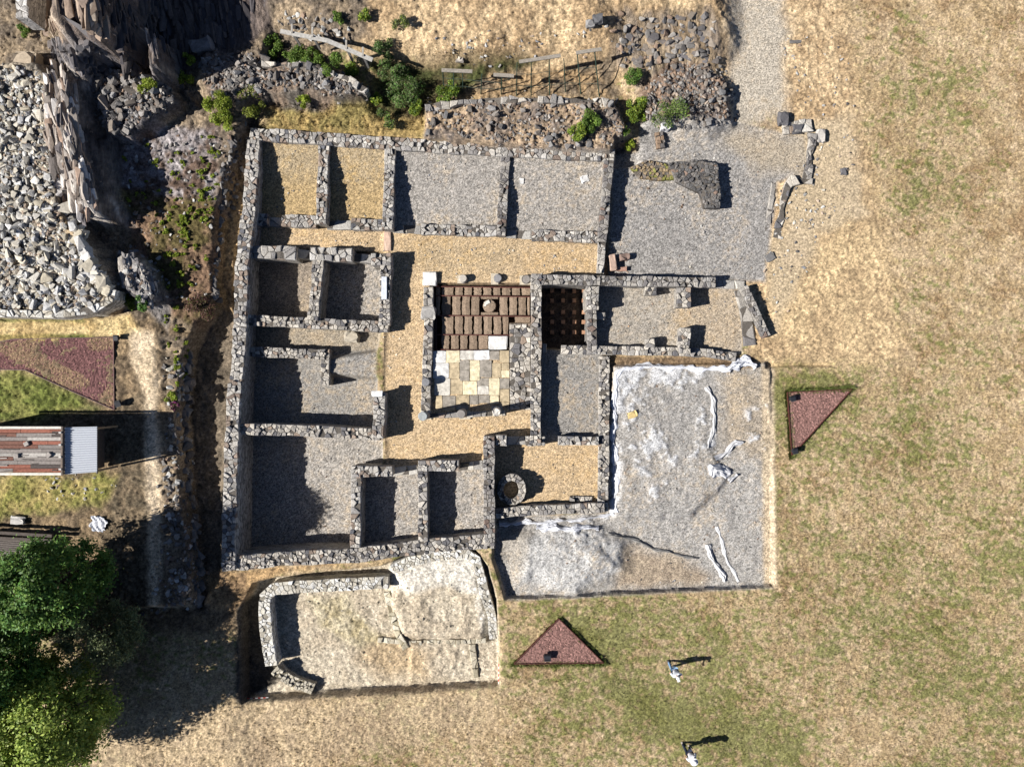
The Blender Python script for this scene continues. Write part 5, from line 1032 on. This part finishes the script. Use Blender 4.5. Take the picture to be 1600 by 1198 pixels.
# dry grass blades: uncountable
def blades(name, polys, n, hgt, wd, seed, tint, keep=None):
    r = np.random.default_rng(seed); P = []
    for poly, share in polys:
        q = np.array(poly, float); k = int(n * share); x = r.uniform(q[:, 0].min(), q[:, 0].max(), k * 3); y = r.uniform(q[:, 1].min(), q[:, 1].max(), k * 3)
        ins = sdist(poly, x, y) < 0; P.append(np.stack([x[ins][:k], y[ins][:k]], 1))
    P = np.concatenate(P); z = np.zeros(len(P))
    for _ in range(4): xw = (P[:, 0] - 800) * (H - z) / F; yw = (599 - P[:, 1]) * (H - z) / F; z = .5 * z + .5 * _bil(Zs, xw, yw)
    ok = r.random(len(P)) < np.clip(_bil(vnoise(X, Y, .45, 7) * .6 + vnoise(X, Y, 1.7, 8) * .6, xw, yw) * 1.6 - .35, .05, 1); xw, yw, z = xw[ok], yw[ok], z[ok]; N_ = len(xw)
    a = r.uniform(0, 6.28, N_); l = r.uniform(.5, 1.3, N_) * hgt; w_ = r.uniform(.6, 1.4, N_) * wd; le = r.uniform(.3, 1.2, N_)
    base = np.stack([xw, yw, z - .01], 1); sd_ = np.stack([np.cos(a), np.sin(a), 0 * a], 1) * w_[:, None]; tip = base + np.stack([-np.sin(a) * l * le, np.cos(a) * l * le, l], 1)
    V = np.stack([base - sd_, base + sd_, tip], 1).reshape(-1, 3); me = bpy.data.meshes.new(name); me.vertices.add(3 * N_); me.vertices.foreach_set('co', V.astype(np.float32).ravel())
    me.loops.add(3 * N_); me.loops.foreach_set('vertex_index', np.arange(3 * N_, dtype=np.int32)); me.polygons.add(N_); me.polygons.foreach_set('loop_start', np.arange(0, 3 * N_, 3, dtype=np.int32)); me.update(calc_edges=True)
    cc = np.stack([_bil(COL[..., k], xw, yw) for k in range(3)], 1) * r.uniform(.75, 1.35, N_)[:, None] * np.array(tint); cc = np.clip(cc, .01, .8)
    at = me.color_attributes.new('col', 'FLOAT_COLOR', 'POINT'); at.data.foreach_set('color', np.repeat(np.concatenate([cc, np.ones((N_, 1))], 1), 3, axis=0).astype(np.float32).ravel())
    return tag(link(name, me, M_leaf), kind='stuff')
blades('grass', [([(1260, -60), (1720, -60), (1720, 1290), (790, 1290), (790, 945), (1212, 922), (1212, 585), (1400, 560), (1330, 100)], .62), ([(150, 1290), (790, 1290), (785, 1075), (385, 1095), (250, 1100)], .12), ([(440, -40), (1120, -40), (1100, 20), (960, 60), (690, 90), (590, 80)], .14), ([(-40, 740), (180, 745), (170, 800), (90, 830), (-40, 830)], .03), ([(-40, 580), (60, 590), (160, 640), (60, 662), (-40, 662)], .04), ([(400, 160), (660, 165), (660, 205), (400, 195)], .05)], 150000, .10, .022, 3, (1.05, 1.05, .95))

def edge_quads(pts, out):
    c = np.array(pts).mean(0); return [([pts[k], pts[k - 1], tuple(np.array(pts[k - 1]) + (np.array(pts[k - 1]) - c) * out), tuple(np.array(pts[k]) + (np.array(pts[k]) - c) * out)], .33) for k in range(3)]
blades('grass', edge_quads([(1230, 613), (1331, 608), (1237, 711)], .09) + edge_quads([(803, 1036.5), (873, 966), (943, 1035)], .07), 9000, .2, .03, 4, (.62, .8, .5))
# ------------------------------------------------------------------ people
def skin_mesh(verts, edges, radii, root=0, sub=1):
    me = bpy.data.meshes.new('tmp'); me.from_pydata(verts, edges, []); ob = bpy.data.objects.new('tmp', me); C.objects.link(ob)
    ob.modifiers.new('s', 'SKIN'); sv = me.skin_vertices[0].data
    for k, r in enumerate(radii): sv[k].radius = (r, r) if not isinstance(r, tuple) else r
    for k in range(len(verts)): sv[k].use_root = (k == root)
    m = ob.modifiers.new('u', 'SUBSURF'); m.levels = sub
    dg = bpy.context.evaluated_depsgraph_get(); out = bpy.data.meshes.new_from_object(ob.evaluated_get(dg)); bpy.data.objects.remove(ob); out.materials.clear(); return out
def paintmesh(me, col):
    if 'col' in me.color_attributes: me.color_attributes.remove(me.color_attributes['col'])
    at = me.color_attributes.new('col', 'FLOAT_COLOR', 'CORNER'); at.data.foreach_set('color', np.tile(np.array([*col, 1], np.float32), len(me.loops)))
    me.polygons.foreach_set('use_smooth', np.ones(len(me.polygons), bool)); return me
def person(label, px, py, rz, stride, arms, shirt, trousers, hat, hatcol, shoe, shorts=False, lean=0.05):
    p = T(px, py); o = empty('person', p, label, 'person', None, rz); f = -1                    # faces -Y
    J = {}; J['pel'] = (0, 0, .95); J['wai'] = (0, -.01 - lean * .3, 1.08); J['che'] = (0, -.02 - lean, 1.3); J['nec'] = (0, -.03 - lean * 1.3, 1.46); J['hea'] = (0, -.06 - lean * 1.6, 1.57); J['top'] = (0, -.05 - lean * 1.6, 1.68)
    for s, n in ((1, 'l'), (-1, 'r')):
        st = stride * s; J['hip' + n] = (.09 * s, 0, .9); J['kne' + n] = (.10 * s, -st * .5 - .03, .49); J['ank' + n] = (.10 * s, -st + (.06 if st < 0 else 0), .09 + (.03 if st < 0 else 0)); J['toe' + n] = (.115 * s, -st - .17, .035)
        sw, el, wr = arms[n]; J['sho' + n] = (.18 * s, -.02 - lean, 1.40); J['elb' + n] = el; J['wri' + n] = wr
    names = list(J); idx = {k: i for i, k in enumerate(names)}
    E = [('pel', 'wai'), ('wai', 'che'), ('che', 'nec'), ('nec', 'hea'), ('hea', 'top')]
    for n in 'lr': E += [('pel', 'hip' + n), ('hip' + n, 'kne' + n), ('kne' + n, 'ank' + n), ('ank' + n, 'toe' + n), ('che', 'sho' + n), ('sho' + n, 'elb' + n), ('elb' + n, 'wri' + n)]
    RD = {'pel': .13, 'wai': .125, 'che': (.15, .12), 'nec': .055, 'hea': (.085, .095), 'top': .06, 'hip': .085, 'kne': .058, 'ank': .04, 'toe': .035, 'sho': .06, 'elb': .042, 'wri': .027}
    V = [J[k] for k in names]; rad = [RD[k[:3]] for k in names]; ed = [(idx[a], idx[b]) for a, b in E]
    for n, s in (('l', 1), ('r', -1)):                                    # hands: palm, four fingers, thumb
        wv = Vector(J['wri' + n]); d = (wv - Vector(J['elb' + n])).normalized(); side = d.cross(Vector((s, 0, 0)))
        side = side.normalized() if side.length > .1 else Vector((0, -1, 0)); bend = d.cross(side).normalized() * s
        V.append(tuple(wv + d * .045)); rad.append(.03); ed.append((idx['wri' + n], len(V) - 1)); palm = len(V) - 1
        for q, (off, ln) in enumerate(((-.03, .058), (-.01, .07), (.01, .066), (.03, .052))):
            a = wv + d * .085 + side * off; V.append(tuple(a)); rad.append(.009); ed.append((palm, len(V) - 1)); b = a + d * ln * .6 - bend * .008
            V.append(tuple(b)); rad.append(.008); ed.append((len(V) - 2, len(V) - 1)); V.append(tuple(b + d * ln * .45 - bend * .02)); rad.append(.007); ed.append((len(V) - 2, len(V) - 1))
        a = wv + d * .05 - side * .045; V.append(tuple(a)); rad.append(.011); ed.append((palm, len(V) - 1)); V.append(tuple(a + d * .035 - side * .018)); rad.append(.009); ed.append((len(V) - 2, len(V) - 1))
    hd = Vector(J['hea'])
    for off, r_, par in (((0, -.10, -.01), .014, 'hea'), ((.085, 0, 0), .018, 'hea'), ((-.085, 0, 0), .018, 'hea')):
        V.append(tuple(hd + Vector(off))); rad.append(r_); ed.append((idx[par], len(V) - 1))
    link('body', paintmesh(skin_mesh(V, ed, rad, idx['pel'], 1), (1, 1, 1)), M_skin, o)
    mb = MB()
    for sx in (-.032, .032): mb.lathe(hd + Vector((sx, -.088, .018)), [(.002, -.01), (.011, -.004), (.011, .004), (.002, .01)], 8, (.03, .025, .02))
    mb.build('eye', M_metal, o); mb = MB(); mb.box(hd + Vector((0, -.088, -.052)), (.05, .012, .012), 0, (.3, .08, .07)); mb.build('mouth', M_metal, o)
    def suit(nm, keys, edges, grow, col):
        ii = {k: i for i, k in enumerate(keys)}; rd = [tuple(np.array(RD[k[:3]] if isinstance(RD[k[:3]], tuple) else (RD[k[:3]],) * 2) + grow) for k in keys]
        link(nm, paintmesh(skin_mesh([J[k] for k in keys], [(ii[a], ii[b]) for a, b in edges], rd, 0, 1), alb(*col)), M_cloth, o)
    J['half_l'] = tuple(Vector(J['shol']).lerp(Vector(J['elbl']), .85)); J['half_r'] = tuple(Vector(J['shor']).lerp(Vector(J['elbr']), .85)); RD['hal'] = .048
    J['nkb'] = tuple(Vector(J['che']).lerp(Vector(J['nec']), .75)); RD['nkb'] = .07
    suit('shirt', ['che', 'wai', 'pel', 'nkb', 'shol', 'shor', 'half_l', 'half_r'], [('che', 'wai'), ('wai', 'pel'), ('che', 'nkb'), ('che', 'shol'), ('che', 'shor'), ('shol', 'half_l'), ('shor', 'half_r')], .022, shirt)
    ke = ('knel', 'kner') if shorts else ('ankl', 'ankr')
    if shorts: suit('shorts', ['pel', 'hipl', 'hipr', 'knel', 'kner'], [('pel', 'hipl'), ('pel', 'hipr'), ('hipl', 'knel'), ('hipr', 'kner')], .02, trousers)
    else: suit('trousers', ['pel', 'hipl', 'hipr', 'knel', 'kner', 'ankl', 'ankr'], [('pel', 'hipl'), ('pel', 'hipr'), ('hipl', 'knel'), ('hipr', 'kner'), ('knel', 'ankl'), ('kner', 'ankr')], .02, trousers)
    for n in 'lr':
        mb = MB(); a, t = Vector(J['ank' + n]), Vector(J['toe' + n]); mb.bar((a.x, a.y + .06, a.z - .05), (t.x, t.y - .03, t.z), .09, .07, alb(*shoe)); mb.build('shoe', M_cloth, o)
    mb = MB(); tp = Vector(J['top'])
    if hat == 'hat': mb.lathe(tp + Vector((0, .0, -.06)), [(.20, 0), (.205, .012), (.12, .02), (.115, .09), (.085, .13), (.02, .14)], 20, alb(*hatcol)); mb.build('hat', M_cloth, o)
    else: mb.lathe(hd + Vector((0, .018, .0)), [(.098, -.02), (.108, .04), (.1, .09), (.07, .128), (.02, .14)], 16, alb(*hatcol)); mb.bar(hd + Vector((0, -.06, .05)), hd + Vector((0, -.19, .035)), .15, .012, alb(*hatcol)); mb.build('cap', M_cloth, o)
    return o
person('person in white top and cap with light blue trousers walking on the meadow', 1048, 1037, R(15), .15, {'l': (0, (.30, -.16, 1.18), (.30, -.36, 1.10)), 'r': (0, (-.26, .06, 1.13), (-.28, -.06, .90))}, (236, 238, 242), (140, 170, 200), 'cap', (240, 240, 238), (90, 90, 96))
person('person in a wide white hat and dark trousers near the bottom edge', 1071, 1163, R(35), .15, {'l': (0, (.27, -.02, 1.12), (.28, -.18, .92)), 'r': (0, (-.27, .04, 1.12), (-.29, -.06, .88))}, (226, 226, 232), (52, 58, 74), 'hat', (240, 240, 244), (206, 196, 184))
